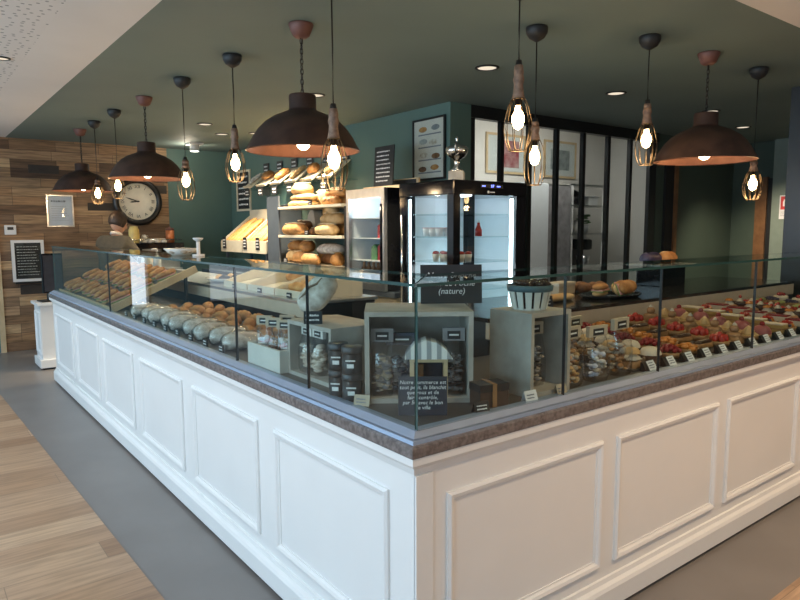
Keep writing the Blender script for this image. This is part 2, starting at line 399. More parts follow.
BH = [(-3.5, -2.3), (-1.5, -1.2)]
struct('wall_back_green', MB().box(1.88, HX+0.15, WY-0.01, WY+0.15, 0, CZ), 'green')
struct('wall_right', MB().box(HX, HX+0.12, 2.98, WY-0.01, 0, CZ), 'green')
struct('wall_kitchen_end', MB().box(HX+0.12, 3.05, 2.98, 3.08, 0, CZ), 'green')
struct('wall_kitchen_back', MB().box(HX+0.12, 7.4, 4.5, 4.6, 0, 3.05), 'white_wall')
struct('wall_kitchen_side', MB().box(7.25, 7.35, 3.1, 4.5, 0, 3.05), 'white_wall')
struct('ceiling_kitchen', MB().box(HX+0.12, 7.4, 3.05, 4.6, 3.05, 3.12), 'white_ceil')
struct('wall_kitchen_header', MB().box(2.9, 7.4, 3.08, 3.12, CZ, 3.05), 'white_wall')
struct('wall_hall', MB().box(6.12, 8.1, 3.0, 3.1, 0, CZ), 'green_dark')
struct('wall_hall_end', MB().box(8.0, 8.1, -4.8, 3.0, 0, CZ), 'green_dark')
# plank wall: darker recessed planks are part of its boards
dp = MB()
for x0, x1, z0, z1 in ((0.19, 0.53, 2.19, 2.29), (0.84, 1.19, 1.74, 1.84), (1.55, 1.86, 1.98, 2.09), (0.02, 0.30, 0.70, 0.82)):
    dp.box(x0, x1, WY-0.006, WY+0.01, z0, z1)
struct('trim_1', dp, mat('dark_charred_plank', (0.035, 0.028, 0.024), 0.6))
# doors in the hall
d1 = struct('door_1', MB().box(6.28, 6.46, 2.97, 3.0, 0, 2.25), 'shadow_gap')
struct('door_jamb', MB().box(6.46, 6.53, 2.95, 3.0, 0, 2.27), 'oak', d1)
d2 = struct('door_2', MB().box(7.955, 8.0, 2.42, 2.52, 0, 2.12), 'shadow_gap')
struct('door_jamb', MB().box(7.93, 8.0, 2.52, 2.66, 0, 2.14), 'oak', d2)
struct('wall_hall_column', MB().box(7.85, 8.0, 2.16, 2.42, 0, CZ), 'grey_col')
struct('wall_hall_pillar', MB().box(4.62, 4.9, 0.55, 0.94, 0, CZ), 'black')
# shop front behind the camera: open windows with daylight
def front(name, axis, at, a0, a1, holes):
    b = MB()
    xs = sorted(holes); cur = a0
    def seg(p, q, z0, z1):
        if axis == 'X': b.box(at-0.15, at, p, q, z0, z1)
        else: b.box(p, q, at-0.15, at, z0, z1)
    for h0, h1 in xs:
        seg(cur, h0, 0, CZ); seg(h0, h1, 0, 0.9); seg(h0, h1, 2.4, CZ); cur = h1
    seg(cur, a1, 0, CZ)
    return struct(name, b, 'white_wall')
LH = [(-3.9, -1.6), (-1.2, 1.2), (1.6, 4.0), (4.4, 6.6)]
FH = [(-3.9, -1.4), (-0.9, 1.8), (2.3, 5.0)]
front('wall_left', 'X', -4.8, -4.8, 8.0, LH)
front('wall_front', 'Y', -4.8, -4.95, 9.4, FH)
k = 1
for h in LH:
    b = MB(); 
    for y in (h[0]+0.03, (h[0]+h[1])/2, h[1]-0.03): b.box(-4.9, -4.84, y-0.03, y+0.03, 0.9, 2.4)
    for z in (0.93, 2.37): b.box(-4.9, -4.84, h[0], h[1], z-0.03, z+0.03)
    struct('window_%d' % k, b, 'black'); k += 1
for h in FH:
    b = MB()
    for x in (h[0]+0.03, (h[0]+h[1])/2, h[1]-0.03): b.box(x-0.03, x+0.03, -4.9, -4.84, 0.9, 2.4)
    for z in (0.93, 2.37): b.box(h[0], h[1], -4.9, -4.84, z-0.03, z+0.03)
    struct('window_%d' % k, b, 'black'); k += 1
for h in BH:
    b = MB()
    for x in (h[0]+0.02, h[1]-0.02): b.box(x-0.02, x+0.02, WY+0.03, WY+0.09, 0.4, 2.3)
    for z in (0.42, 2.28): b.box(h[0], h[1], WY+0.03, WY+0.09, z-0.02, z+0.02)
    struct('window_%d' % k, b, 'black'); k += 1
# steel and glass partition to the kitchen
part_w = MB()
PX = [3.08, 3.475, 3.87, 4.285, 4.72, 5.16, 5.58, 6.03]
part_w.box(3.05, 6.12, 2.98, 3.06, CZ-0.11, CZ)
part_w.box(3.05, 6.12, 2.98, 3.06, 0, 0.1)
for i, x in enumerate(PX):
    w = 0.024 if i < 7 else 0.07
    if i == 0: w = 0.035
    part_w.box(x-w, x+w, 2.995, 3.04, 0.1, CZ-0.11)
pw = struct('window_partition', part_w, 'black')
for i in range(7):
    struct('pane', MB().box(PX[i]+0.024, PX[i+1]-0.024, 3.016, 3.022, 0.1, CZ-0.11), 'fridge_glass', pw)

# ------------------------------------------------------------------ counter
CL, CR = 5.72, 4.4
def L_prism(b, o, i, z0, z1, mi=0, oy=None):
    """L-shaped slab: outer faces at o, inner faces at i"""
    return b.prism([(o, o), (CR, o), (CR, i), (i, i), (i, CL), (o, CL)], z0, z1, 'Z', mi)
ct = thing('display_counter', 'white panelled L-shaped bakery counter base with grey stone ledge', 'counter', (0, 0, 0))
L_prism(MB(), 0.03, 0.74, 0.12, 0.878).build('base_body', 'white_paint', ct)
# moulded plinth and cap, swept round the corner
def swept(prof, mi=0):
    b = MB()
    rows = []
    for (d, z) in prof:
        rows.append([b.bm.verts.new(p) for p in ((0.03-d, CL+0.0, z), (0.03-d, 0.03-d, z), (CR, 0.03-d, z))])
    inner = [b.bm.verts.new(p) for p in ()]
    n = len(rows)
    for i in range(n):
        a, c = rows[i], rows[(i+1) % n]
        for j in range(2): b.bm.faces.new((a[j], a[j+1], c[j+1], c[j]))
    b.bm.faces.new([r[0] for r in rows]); b.bm.faces.new([r[2] for r in rows][::-1])
    return b
swept([(-0.01, 0.02), (0.03, 0.02), (0.03, 0.095), (0.024, 0.108), (0.012, 0.118), (0.008, 0.135), (-0.01, 0.14)]).build('plinth', 'white_paint', ct)
swept([(-0.01, 0.775), (0.004, 0.78), (0.010, 0.80), (0.022, 0.812), (0.03, 0.818), (0.03, 0.842), (-0.01, 0.842)]).build('cap_moulding', 'white_paint', ct)
L_prism(MB(), 0.035, 0.70, 0.0, 0.12).build('kick', 'shadow_gap', ct)
swept([(-0.02, 0.842), (0.034, 0.842), (0.036, 0.846), (0.036, 0.872), (0.032, 0.878), (-0.02, 0.878)]).build('stone_ledge', 'stone', ct)
def frame_bar(b, pts, w=0.034, d=0.016):
    """picture-frame moulding on a face; pts = rectangle (a0,a1,z0,z1) in the local face plane XZ, facing -Y"""
    a0, a1, z0, z1 = pts
    prof = [(0, 0), (0, d*0.6), (w*0.25, d), (w*0.6, d*0.8), (w*0.8, d*0.35), (w, d*0.3), (w, 0)]
    rows = []
    for (i, h) in prof:
        rows.append([b.bm.verts.new((x, -h, z)) for x, z in ((a0+i, z0+i), (a1-i, z0+i), (a1-i, z1-i), (a0+i, z1-i))])
    for a, c in zip(rows, rows[1:]):
        for j in range(4): b.bm.faces.new((a[j], a[(j+1) % 4], c[(j+1) % 4], c[j]))
    for j in range(4): b.bm.faces.new((rows[0][j], rows[0][(j+1) % 4], rows[-1][(j+1) % 4], rows[-1][j]))
    return b
for k in range(6):
    y0 = 0.155+0.932*k; w = 0.775
    b = frame_bar(MB(), (0, w, 0.19, 0.695)); b.xf(T(0.031, y0+w, 0) @ RZ(-PI/2)); b.build('panel_moulding', 'white_paint', ct)
for k in range(5):
    x0 = 0.155+0.877*k; w = 0.785
    b = frame_bar(MB(), (x0, min(x0+w, CR-0.03), 0.19, 0.695)); b.xf(T(0, 0.031, 0)); b.build('panel_moulding', 'white_paint', ct)
# corner lisene seen as a slim fillet
MB().box(0.03, 0.095, 0.022, 0.032, 0.14, 0.776).build('corner_strip', 'white_paint', ct)

# glass showcase on the counter
sc_ = thing('glass_showcase', 'frameless glass showcase running round the white counter top', 'showcase', (0, 0, 0.878))
def up(z): return z-0.878
swept([(-0.03, up(0.878)), (0.022, up(0.878)), (0.020, up(0.889)), (-0.03, up(0.889))]).build('base_rail', 'alu', sc_)
swept([(-0.045, up(0.8905)), (0.010, up(0.8905)), (-0.014, up(0.906)), (-0.045, up(0.906))]).build('base_rail', 'alu', sc_)
swept([(-0.04, up(0.889)), (0.006, up(0.889)), (0.006, up(0.8905)), (-0.04, up(0.8905))]).build('rail_joint', 'seal', sc_)
L_prism(MB(), 0.078, 0.74, up(0.8785), up(0.902)).build('display_deck', 'deck', sc_)
def pane_box(x0, x1, y0, y1, z0, z1, axis):
    b = MB(); b.box(x0, x1, y0, y1, z0, z1)
    b.bm.faces.ensure_lookup_table()
    for f in b.bm.faces:
        f.normal_update(); n = f.normal
        f.material_index = 0 if abs(n['XYZ'.index(axis)]) > 0.5 else 1
    return b
GT = 1.33
LY = [0.052, 0.69, 1.34, 3.58, 5.68]
for a, c in zip(LY, LY[1:]):
    pane_box(0.05, 0.059, a+0.0015, c-0.0015, up(0.905), up(GT), 'X').build('glass_pane', ['glass', 'glass_edge'], sc_)
RXs = [0.05, 0.72, 1.33, 2.16, 3.0, 3.8, 4.38]
for a, c in zip(RXs, RXs[1:]):
    pane_box(a+0.0015, c-0.0015, 0.041, 0.05, up(0.905), up(GT), 'Y').build('glass_pane', ['glass', 'glass_edge'], sc_)
for y in (0.69, 1.34, 3.58):
    MB().box(0.049, 0.060, y-0.0016, y+0.0016, up(0.905), up(GT)).build('joint', 'seal', sc_)
for x in (0.72, 1.33, 2.16, 3.0, 3.8):
    MB().box(x-0.0016, x+0.0016, 0.040, 0.051, up(0.905), up(GT)).build('joint', 'seal', sc_)
pane_box(0.06, 0.74, 5.671, 5.68, up(0.905), up(1.22), 'Y').build('glass_pane', ['glass', 'glass_edge'], sc_)
def top_pane(poly):
    b = MB(); b.prism(poly, up(GT), up(GT)+0.010)
    for f in b.bm.faces:
        f.normal_update(); f.material_index = 0 if abs(f.normal.z) > 0.5 else 1
    return b
TD = 0.325
top_pane([(0.043, 0.046), (TD, TD+0.003), (TD, 5.68), (0.043, 5.68)]).build('glass_top', ['glass_top', 'glass_edge'], sc_)
top_pane([(0.046, 0.040), (4.38, 0.040), (4.38, TD), (TD+0.003, TD)]).build('glass_top', ['glass_top', 'glass_edge'], sc_)
# low pier at the far end of the counter
pr = thing('end_pier', 'low white pier with plinth beyond the far end of the white counter', 'pier', (-0.02, 6.34, 0))
MB().box(0.03, 0.60, 0.03, 0.40, 0.02, 0.69).build('body', 'white_paint', pr)
MB().box(0.0, 0.62, 0.0, 0.42, 0.69, 0.72, bev=0.004).build('top', 'white_paint', pr)
MB().box(0.0, 0.60, 0.0, 0.40, 0.02, 0.11, bev=0.006).build('plinth', 'white_paint', pr)
MB().box(0.03, 0.58, 0.03, 0.38, 0.0, 0.02).build('kick', 'shadow_gap', pr)
b = frame_bar(MB(), (0.05, 0.34, 0.16, 0.62)); b.xf(T(0.031, 0.39, 0) @ RZ(-PI/2)); b.build('panel_moulding', 'white_paint', pr)

# service counters behind the showcase
sv = thing('service_counter', 'dark granite worktop with beige front behind the pastry display', 'counter', (1.05, 0.745, 0))
MB().box(0, 3.33, 0.0, 0.62, 0.0, 0.97).build('cabinet', 'black', sv)
MB().box(0, 3.33, -0.004, 0.02, 0.975, 1.055).build('fascia', 'beige', sv)
MB().box(0, 3.33, 0.02, 0.64, 0.97, 1.055).build('top_box', 'black', sv)
MB().box(-0.01, 3.34, -0.004, 0.66, 1.055, 1.075, bev=0.003).build('worktop', 'granite', sv)
sw = thing('service_counter', 'beige fronted steel service worktop behind the bread section of the glass case', 'counter', (0.745, 1.95, 0))
MB().box(0.0, 0.5, 0, 3.7, 0.0, 0.97).build('cabinet', 'black', sw)
MB().box(-0.004, 0.02, 0, 3.7, 0.972, 1.05).build('fascia', 'beige', sw)
MB().box(0.02, 0.5, 0, 3.7, 0.97, 1.05).build('top_box', 'black', sw)
MB().box(-0.004, 0.52, -0.01, 3.71, 1.05, 1.07, bev=0.003).build('worktop', 'steel', sw)

# ------------------------------------------------------------------ pendants
def dome_lamp(x, y, label, rz=0):
    t = thing('dome_pendant_lamp', label, 'pendant lamp', (x, y, CZ), rz, 'rusty dome pendant lamps over the counter')
    MB().lathe([(0, 0), (0.066, 0), (0.068, -0.006), (0.060, -0.03), (0.046, -0.062), (0.030, -0.074), (0, -0.076)], 24).build('ceiling_cup', 'rose', t)
    ch = MB(); n = 11; z0, z1 = -0.076, -0.372
    for i in range(n):
        zc = z0+(z1-z0)*(i+0.5)/n; h = (z0-z1)/n*0.72; a = (i % 2)*PI/2
        pts = [(0.008*math.cos(q)*math.cos(a), 0.008*math.cos(q)*math.sin(a), zc+h*math.sin(q)) for q in [2*PI*k/10 for k in range(10)]]
        ch.tube(pts, 0.0026, 5, close=True)
    ch.tube([(0.004, 0, z0), (-0.004, 0.004, (z0+z1)/2), (0.003, -0.003, z1)], 0.0022, 5)
    ch.build('chain', 'black', t)
    R = 0.31
    prof = [(0.0, -0.372), (0.070, -0.374), (0.074, -0.382), (0.074, -0.448), (0.080, -0.460), (0.105, -0.470), (0.155, -0.490), (0.205, -0.522), (0.245, -0.562), (0.275, -0.606), (0.296, -0.648), (R, -0.668), (R+0.004, -0.676)]
    inner = [(r-0.006, z-0.004) for r, z in prof[::-1] if r > 0.02]
    b = MB(); b.lathe(prof, 40, 0); b.lathe([(R+0.004, -0.676)]+inner+[(0, -0.378)], 40, 1)
    b.build('shade', ['rust', 'copper_in'], t)
    bb = MB().lathe([(0, -0.52), (0.016, -0.52), (0.018, -0.555), (0.030, -0.585), (0.040, -0.62), (0.034, -0.652), (0.018, -0.668), (0, -0.672)], 18); bb.build('bulb', 'bulb_dome', t)
    MB().cyl(0, 0, -0.52, -0.44, 0.022, 14).build('socket', 'black', t)
    l = bpy.data.lights.new('dome_light', 'POINT'); l.energy = 5; l.color = (1.0, 0.72, 0.42); l.shadow_soft_size = 0.03
    lo = bpy.data.objects.new('dome_light', l); COL.objects.link(lo); lo.parent = t; lo.location = (0, 0, -0.71)
    return t
dome_lamp(0.689, 1.832, 'large rusty dome lamp hanging in front of the bread shelves')
dome_lamp(0.592, 4.355, 'rusty dome lamp hanging just above the round wall clock')
dome_lamp(0.55, 6.60, 'furthest rusty dome lamp, hanging against the plank wall', 0.6)
dome_lamp(3.065, 0.809, 'rusty dome lamp hanging over the pastry display on the right')

def cage_lamp(x, y, ztop, zbulb, zbot, label):
    """cord down to a turned handle, wire cage round a filament bulb"""
    t = thing('cage_pendant_lamp', label, 'pendant lamp', (x, y, CZ), random.uniform(0, 1), 'wire cage pendant lamps over the counter')
    MB().lathe([(0, 0), (0.058, 0), (0.062, -0.008), (0.058, -0.035), (0.042, -0.06), (0.022, -0.072), (0.008, -0.08), (0, -0.08)], 22).build('ceiling_cup', 'canopy_black', t)
    a = ztop-CZ; c = zbulb-CZ; d = zbot-CZ
    MB().tube([(0, 0, -0.078), (0.003, 0.002, (a-0.078)/2), (0, 0, a)], 0.0035, 6).build('cord', 'black', t)
    MB().lathe([(0, a), (0.013, a), (0.016, a-0.02), (0.016, a-0.03)], 12).build('cord_grip', 'black', t)
    hb = c+0.085
    MB().lathe([(0, a-0.022), (0.019, a-0.022), (0.023, a-0.05), (0.021, (a+hb)/2+0.02), (0.026, (a+hb)/2), (0.021, (a+hb)/2-0.02), (0.024, hb+0.03), (0.030, hb), (0, hb)], 16).build('handle', 'handle_wood', t)
    cg = MB(); H = hb-d
    prof = [(0.030, hb), (0.046, hb-0.14*H), (0.060, hb-0.38*H), (0.064, hb-0.60*H), (0.057, hb-0.82*H), (0.038, d)]
    for k in range(10):
        q = 2*PI*k/10
        cg.tube([(r*math.cos(q), r*math.sin(q), z) for r, z in prof], 0.0021, 5)
    for r, z in (prof[0], prof[5]):
        cg.tube([(r*math.cos(2*PI*k/20), r*math.sin(2*PI*k/20), z) for k in range(20)], 0.0023, 5, close=True)
    cg.build('wire_cage', 'cage', t)
    MB().cyl(0, 0, hb-0.03, hb, 0.017, 12).build('socket', 'black', t)
    MB().lathe([(0, hb-0.03), (0.012, hb-0.03), (0.015, hb-0.05), (0.027, c+0.012), (0.029, c-0.012), (0.020, c-0.042), (0, c-0.055)], 16).build('bulb', 'bulb', t)
    l = bpy.data.lights.new('cage_light', 'POINT'); l.energy = 3.0; l.color = (1.0, 0.66, 0.34); l.shadow_soft_size = 0.03
    lo = bpy.data.objects.new('cage_light', l); COL.objects.link(lo); lo.parent = t; lo.location = (0, 0, c-0.10)
    return t
cage_lamp(0.496, 1.202, 2.064, 1.821, 1.672, 'wire cage lamp hanging overlapping the large dome lamp at bread shelves')
cage_lamp(0.646, 2.655, 2.164, 1.925, 1.805, 'wire cage lamp hanging beside the menu board left of bread shelves')
cage_lamp(0.609, 3.478, 2.03, 1.862, 1.715, 'wire cage lamp hanging between the wall clock and the menu board')
cage_lamp(0.547, 5.137, 2.10, 1.905, 1.79, 'wire cage lamp half hidden by the dome lamp above the clock')
cage_lamp(0.544, 5.913, 2.02, 1.87, 1.76, 'wire cage lamp hanging right of the furthest dome lamp')
cage_lamp(1.182, 0.702, 2.257, 2.000, 1.852, 'wire cage lamp nearest the corner, hanging before the black framed partition')
cage_lamp(1.761, 1.103, 2.109, 1.90, 1.738, 'lower wire cage lamp hanging just right of the black fridge')
cage_lamp(2.422, 0.825, 2.239, 2.015, 1.864, 'wire cage lamp hanging left of the right-hand dome lamp')
cage_lamp(3.739, 0.801, 2.00, 1.805, 1.69, 'wire cage lamp hanging right of the right-hand dome lamp')

# downlights
def downlight(x, y, label, r=0.085, energy=30, spot=True, mtl='down', size=1.9, tilt=0.0):
    t = thing('recessed_downlight', label, 'ceiling light', (x, y, CZ), 0, 'recessed ceiling downlights')
    MB().lathe([(r, 0), (r, -0.006), (r*0.78, -0.008), (r*0.76, 0)], 28, closed=True).build('trim_ring', 'black', t)
    MB().cyl(0, 0, -0.003, 0, r*0.76, 24).build('diffuser', mtl, t)
    if spot:
        l = bpy.data.lights.new('down_spot', 'SPOT'); l.energy = energy; l.color = (1.0, 0.82, 0.58); l.spot_size = size; l.spot_blend = 0.7; l.shadow_soft_size = 0.05
        lo = bpy.data.objects.new('down_spot', l); COL.objects.link(lo); lo.parent = t; lo.location = (0, 0, -0.02); lo.rotation_euler = (0, tilt, 0)
    return t
downlight(2.192, 1.921, 'recessed downlight in the green ceiling above the black fridge', energy=22)
downlight(3.669, 1.904, 'recessed downlight in the green ceiling before the partition', energy=14)
downlight(5.145, 1.864, 'recessed downlight in green ceiling behind the right dome lamp', energy=10)
downlight(6.434, 2.164, 'furthest recessed downlight in green ceiling towards the hall', energy=200, size=1.5, tilt=-0.5)
downlight(1.53, 5.441, 'recessed downlight in green ceiling over the coffee corner', energy=80)
downlight(1.705, 3.439, 'recessed downlight in green ceiling behind the large dome lamp', energy=130)
downlight(1.962, 6.04, 'recessed downlight in green ceiling near the menu board', energy=160)
downlight(2.25, 5.75, 'recessed downlight in green ceiling over the baguette bin', energy=220)
downlight(2.15, 4.80, 'recessed downlight in green ceiling before the bread rack', energy=270)
downlight(-0.514, 3.602, 'small recessed spot in the white perforated ceiling', 0.05, 12)
t = thing('track_spotlight', 'white adjustable ceiling spotlight beside the plank wall corner', 'ceiling light', (2.0, 7.05, CZ))
MB().box(-0.09, 0.09, -0.09, 0.09, -0.02, 0).build('plate', 'white_plastic', t)
MB().cyl(0, 0, -0.10, -0.02, 0.06, 18).build('head', 'white_plastic', t)
MB().cyl(0, 0, -0.104, -0.10, 0.052, 18).build('diffuser', 'down_white', t)
l = bpy.data.lights.new('track_light', 'POINT'); l.energy = 6; l.color = (1, 0.86, 0.66); l.shadow_soft_size = 0.05
lo = bpy.data.objects.new('track_light', l); COL.objects.link(lo); lo.parent = t; lo.location = (-0.05, 0.1, -0.15)
for i, (x, y) in enumerate(((-1.15, 0.6), (-1.15, 2.4), (-1.15, 4.2), (-1.15, 6.0))):  # unseen cool spots without fixtures, added to light the left counter face from above
    l = bpy.data.lights.new('unseen_shop_spot', 'SPOT'); l.energy = 55; l.color = (0.80, 0.91, 1.0); l.spot_size = 2.4; l.spot_blend = 0.8; l.shadow_soft_size = 0.12
    lo = bpy.data.objects.new('unseen_shop_spot', l); COL.objects.link(lo); lo.location = (x, y, CZ-0.02)
# customer-side ceiling spots (over the shop floor, out of view and without fixtures)
for i, (x, y) in enumerate(((1.0, -1.1), (2.6, -1.1), (4.2, -1.1))):
    l = bpy.data.lights.new('unseen_shop_spot', 'SPOT'); l.energy = 88; l.color = (1.0, 0.72, 0.45); l.spot_size = 2.2; l.spot_blend = 0.8; l.shadow_soft_size = 0.06
    lo = bpy.data.objects.new('unseen_shop_spot', l); COL.objects.link(lo); lo.location = (x, y, CZ-0.02)

# ------------------------------------------------------------------ plank wall: clock, frames, thermostat
QB = -PI/2     # faces world -X (bread wall)
t = thing('wall_clock', 'large round wall clock with black rim and cream face on plank wall', 'clock', (1.462, WY-0.005, 1.868))
MB().lathe([(0.0, 0.0), (0.315, 0.0), (0.322, 0.02), (0.31, 0.05), (0.275, 0.062), (0.248, 0.045), (0.245, 0.02), (0, 0.02)], 48).xf(RX(PI/2)).build('rim', 'black', t)
MB().cyl(0, 0, 0.021, 0.026, 0.246, 48).xf(RX(PI/2)).build('face', 'clockface', t)
nm = ['XII', 'I', 'II', 'III', 'IIII', 'V', 'VI', 'VII', 'VIII', 'IX', 'X', 'XI']
for i, s_ in enumerate(nm):
    a = -2*PI*i/12+PI/2
    text('numeral', s_, 0.062, 'ink', t, T(0.195*math.cos(a), -0.0275, 0.195*math.sin(a)) @ FACE_MY @ RZ(a-PI/2))
for nme, ang, ln, wd in (('hour_hand', 264, 0.11, 0.008), ('minute_hand', 288, 0.17, 0.006)):
    a = math.radians(90-ang)
    MB().prism([(-0.02, -wd), (ln*0.7, -wd*1.2), (ln, 0), (ln*0.7, wd*1.2), (-0.02, wd)], 0.028, 0.031).xf(RX(PI/2) @ RZ(a)).build(nme, 'ink', t)
MB().cyl(0, 0, 0.028, 0.034, 0.012, 14).xf(RX(PI/2)).build('hub', 'ink', t)

def wall_frame(name, label, cat, loc, w, h, fw, fm, im, rz=0, depth=0.02, glassy=True, rot=None):
    t = thing(name, label, cat, loc, rz, rot=rot)
    b = MB()
    b.box(-w/2, w/2, -depth, 0, h/2-fw, h/2); b.box(-w/2, w/2, -depth, 0, -h/2, -h/2+fw)
    b.box(-w/2, -w/2+fw, -depth, 0, -h/2+fw, h/2-fw); b.box(w/2-fw, w/2, -depth, 0, -h/2+fw, h/2-fw)
    b.build('frame', fm, t)
    MB().box(-w/2+fw, w/2-fw, -depth*0.45, 0, -h/2+fw, h/2-fw).build('sheet', im, t)
    if glassy: MB().box(-w/2+fw, w/2-fw, -depth*0.8, -depth*0.7, -h/2+fw, h/2-fw).build('glazing', 'jarglass', t)
    return t
t = wall_frame('framed_notice', 'silver framed bluish notice hanging on the plank wall', 'picture', (0.515, WY-0.002, 1.73), 0.31, 0.40, 0.016, 'steel', 'paper_blue')
scribble(0.2, 0.05, 1, 3, 0.5, 1, -0.0092).xf(T(0, 0, 0.12)).build('lettering', 'inkgrey', t)
scribble(0.2, 0.2, 7, 4, 0.16, 1, -0.0092).xf(T(0, 0, -0.03)).build('lettering', 'inkgrey', t)
t = thing('thermostat', 'small white thermostat with dark screen on the plank wall', 'thermostat', (-0.045, WY-0.001, 1.495))
MB().box(-0.062, 0.062, -0.025, 0, -0.058, 0.058, bev=0.006).build('case', 'white_plastic', t)
MB().box(-0.032, 0.032, -0.027, -0.024, 0.0, 0.035).build('screen', 'ink', t)
t = wall_frame('framed_menu', 'white framed dark menu board hanging below the thermostat', 'menu', (0.125, WY-0.002, 1.115), 0.355, 0.51, 0.034, 'white_plastic', 'slate', depth=0.03)
scribble(0.24, 0.38, 11, 5, 0.2, 1, -0.0142).build('lettering', 'chalk', t)
MB().box(-0.16, 0.16, -0.06, 0.0, -0.28, -0.255).build('ledge', 'black', t)
# payment terminal on the pier
t = thing('monitor', 'black till monitor standing on the low white pier end', 'monitor', (0.14, 6.53, 0.72), 0.15)
MB().box(-0.11, 0.11, -0.09, 0.09, 0, 0.015, bev=0.004).build('base', 'black', t)
MB().box(-0.025, 0.025, 0.0, 0.03, 0.015, 0.12).build('stem', 'black', t)
MB().box(-0.07, 0.14, -0.025, 0.02, 0.09, 0.52, bev=0.006).build('housing', 'black_gloss', t)
MB().box(-0.058, 0.128, -0.0275, -0.0255, 0.11, 0.50).build('screen', 'slate_blue', t)

# ------------------------------------------------------------------ coffee corner
t = thing('back_cabinet', 'dark sideboard under the coffee machine along the plank wall', 'cabinet', (0.75, 7.18, 0))
MB().box(0, 1.3, 0, 0.55, 0.05, 0.86).build('body', 'black', t)
MB().box(-0.01, 1.31, -0.02, 0.57, 0.86, 0.90, bev=0.004).build('top', 'granite', t)
for i in range(3):
    d_ = MB().box(0.02+i*0.43, 0.42+i*0.43, -0.015, 0, 0.08, 0.84).build('door', 'black', t)
    MB().box(0.36+i*0.43, 0.375+i*0.43, -0.03, -0.015, 0.5, 0.7).build('handle', 'steel', d_)
t = thing('coffee_machine', 'steel espresso machine below the wall clock with cups on its top tray', 'coffee machine', (1.10, 7.24, 0.90))
MB().box(0, 0.76, 0.12, 0.46, 0.06, 0.40, bev=0.01).build('body', 'steel', t)
MB().box(-0.02, 0.78, 0.0, 0.46, 0.34, 0.42, bev=0.012).build('top_tray', 'black_gloss', t)
MB().box(0.02, 0.74, -0.03, 0.14, 0.04, 0.09, bev=0.006).build('drip_tray', 'steel', t)
for i in range(4): MB().cyl(0.06+0.64*(i % 2), 0.05+0.34*(i//2), 0, 0.06, 0.02, 12).build('foot', 'black', t)
for i in range(2):
    g_ = MB().cyl(0.22+0.32*i, 0.06, 0.24, 0.34, 0.034, 16).build('group_head', 'chrome', t)
    MB().tube([(0.22+0.32*i, 0.04, 0.235), (0.22+0.32*i, -0.14, 0.225)], 0.014, 8).build('portafilter', 'black', g_)
rl = MB(); rl.tube([(0, 0.02, 0.46), (0.76, 0.02, 0.46), (0.76, 0.44, 0.46), (0, 0.44, 0.46)], 0.006, 6, close=True); rl.build('rail', 'chrome', t)
MB().tube([(0.70, 0.02, 0.34), (0.73, -0.05, 0.28), (0.73, -0.06, 0.14)], 0.007, 6).build('steam_wand', 'chrome', t)
cup = thing('espresso_cup', 'white cup upturned on the coffee machine tray', 'cup', (1.40, 7.36, 1.3205), 0, 'cups stacked on the coffee machine')
MB().lathe([(0.0, 0.052), (0.022, 0.052), (0.036, 0.02), (0.038, 0.0), (0.034, 0.0), (0.02, 0.048), (0, 0.048)], 16).build('bowl', 'cup', cup)
MB().tube([(0.036, 0, 0.015), (0.055, 0, 0.02), (0.05, 0, 0.038), (0.028, 0, 0.04)], 0.004, 5).build('handle', 'cup', cup)
for i in range(1, 9): dup(cup, (1.40+0.085*(i % 4), 7.36+0.11*(i//4 % 2), 1.3205+(0.053 if i >= 8 else 0)))
t = solo('storage_jar', MB().lathe([(0, 0), (0.062, 0), (0.066, 0.02), (0.064, 0.17), (0.05, 0.19), (0.05, 0.21), (0, 0.215)], 22), 'yellow_jar', 'tall straw yellow jar standing on the coffee machine beside the cups', 'jar', (1.27, 7.33, 1.3205))
t = thing('storage_can', 'copper coloured can standing at the right end of the coffee machine', 'can', (1.75, 7.40, 1.3205))
MB().lathe([(0, 0), (0.055, 0), (0.055, 0.16), (0, 0.16)], 20).build('body', 'orange_can', t)
MB().lathe([(0, 0.16), (0.057, 0.16), (0.05, 0.19), (0.012, 0.195), (0.012, 0.21), (0, 0.212)], 20).build('lid', 'rose', t)

# ------------------------------------------------------------------ person behind the counter
def skin_mesh(verts, edges, radii, sub=2):
    me = bpy.data.meshes.new('tmp'); me.from_pydata(verts, edges, [])
    o = bpy.data.objects.new('tmp', me); COL.objects.link(o)
    sk = o.modifiers.new('s', 'SKIN'); sk.use_smooth_shade = True
    for i, r in enumerate(radii):
        rr = r if isinstance(r, tuple) else (r, r); me.skin_vertices[0].data[i].radius = rr
    me.skin_vertices[0].data[0].use_root = True
    sb = o.modifiers.new('d', 'SUBSURF'); sb.levels = sub; sb.render_levels = sub
    dg = bpy.context.evaluated_depsgraph_get(); dg.update()
    m2 = bpy.data.meshes.new_from_object(o.evaluated_get(dg))
    bpy.data.objects.remove(o); bpy.data.meshes.remove(me)
    return m2
def link_mesh(name, me, mtl, parent):
    me.materials.clear(); me.materials.append(M[mtl]); me.name = name
    for p in me.polygons: p.use_smooth = True; p.material_index = 0
    o = bpy.data.objects.new(name, me); COL.objects.link(o); o.parent = parent; return o
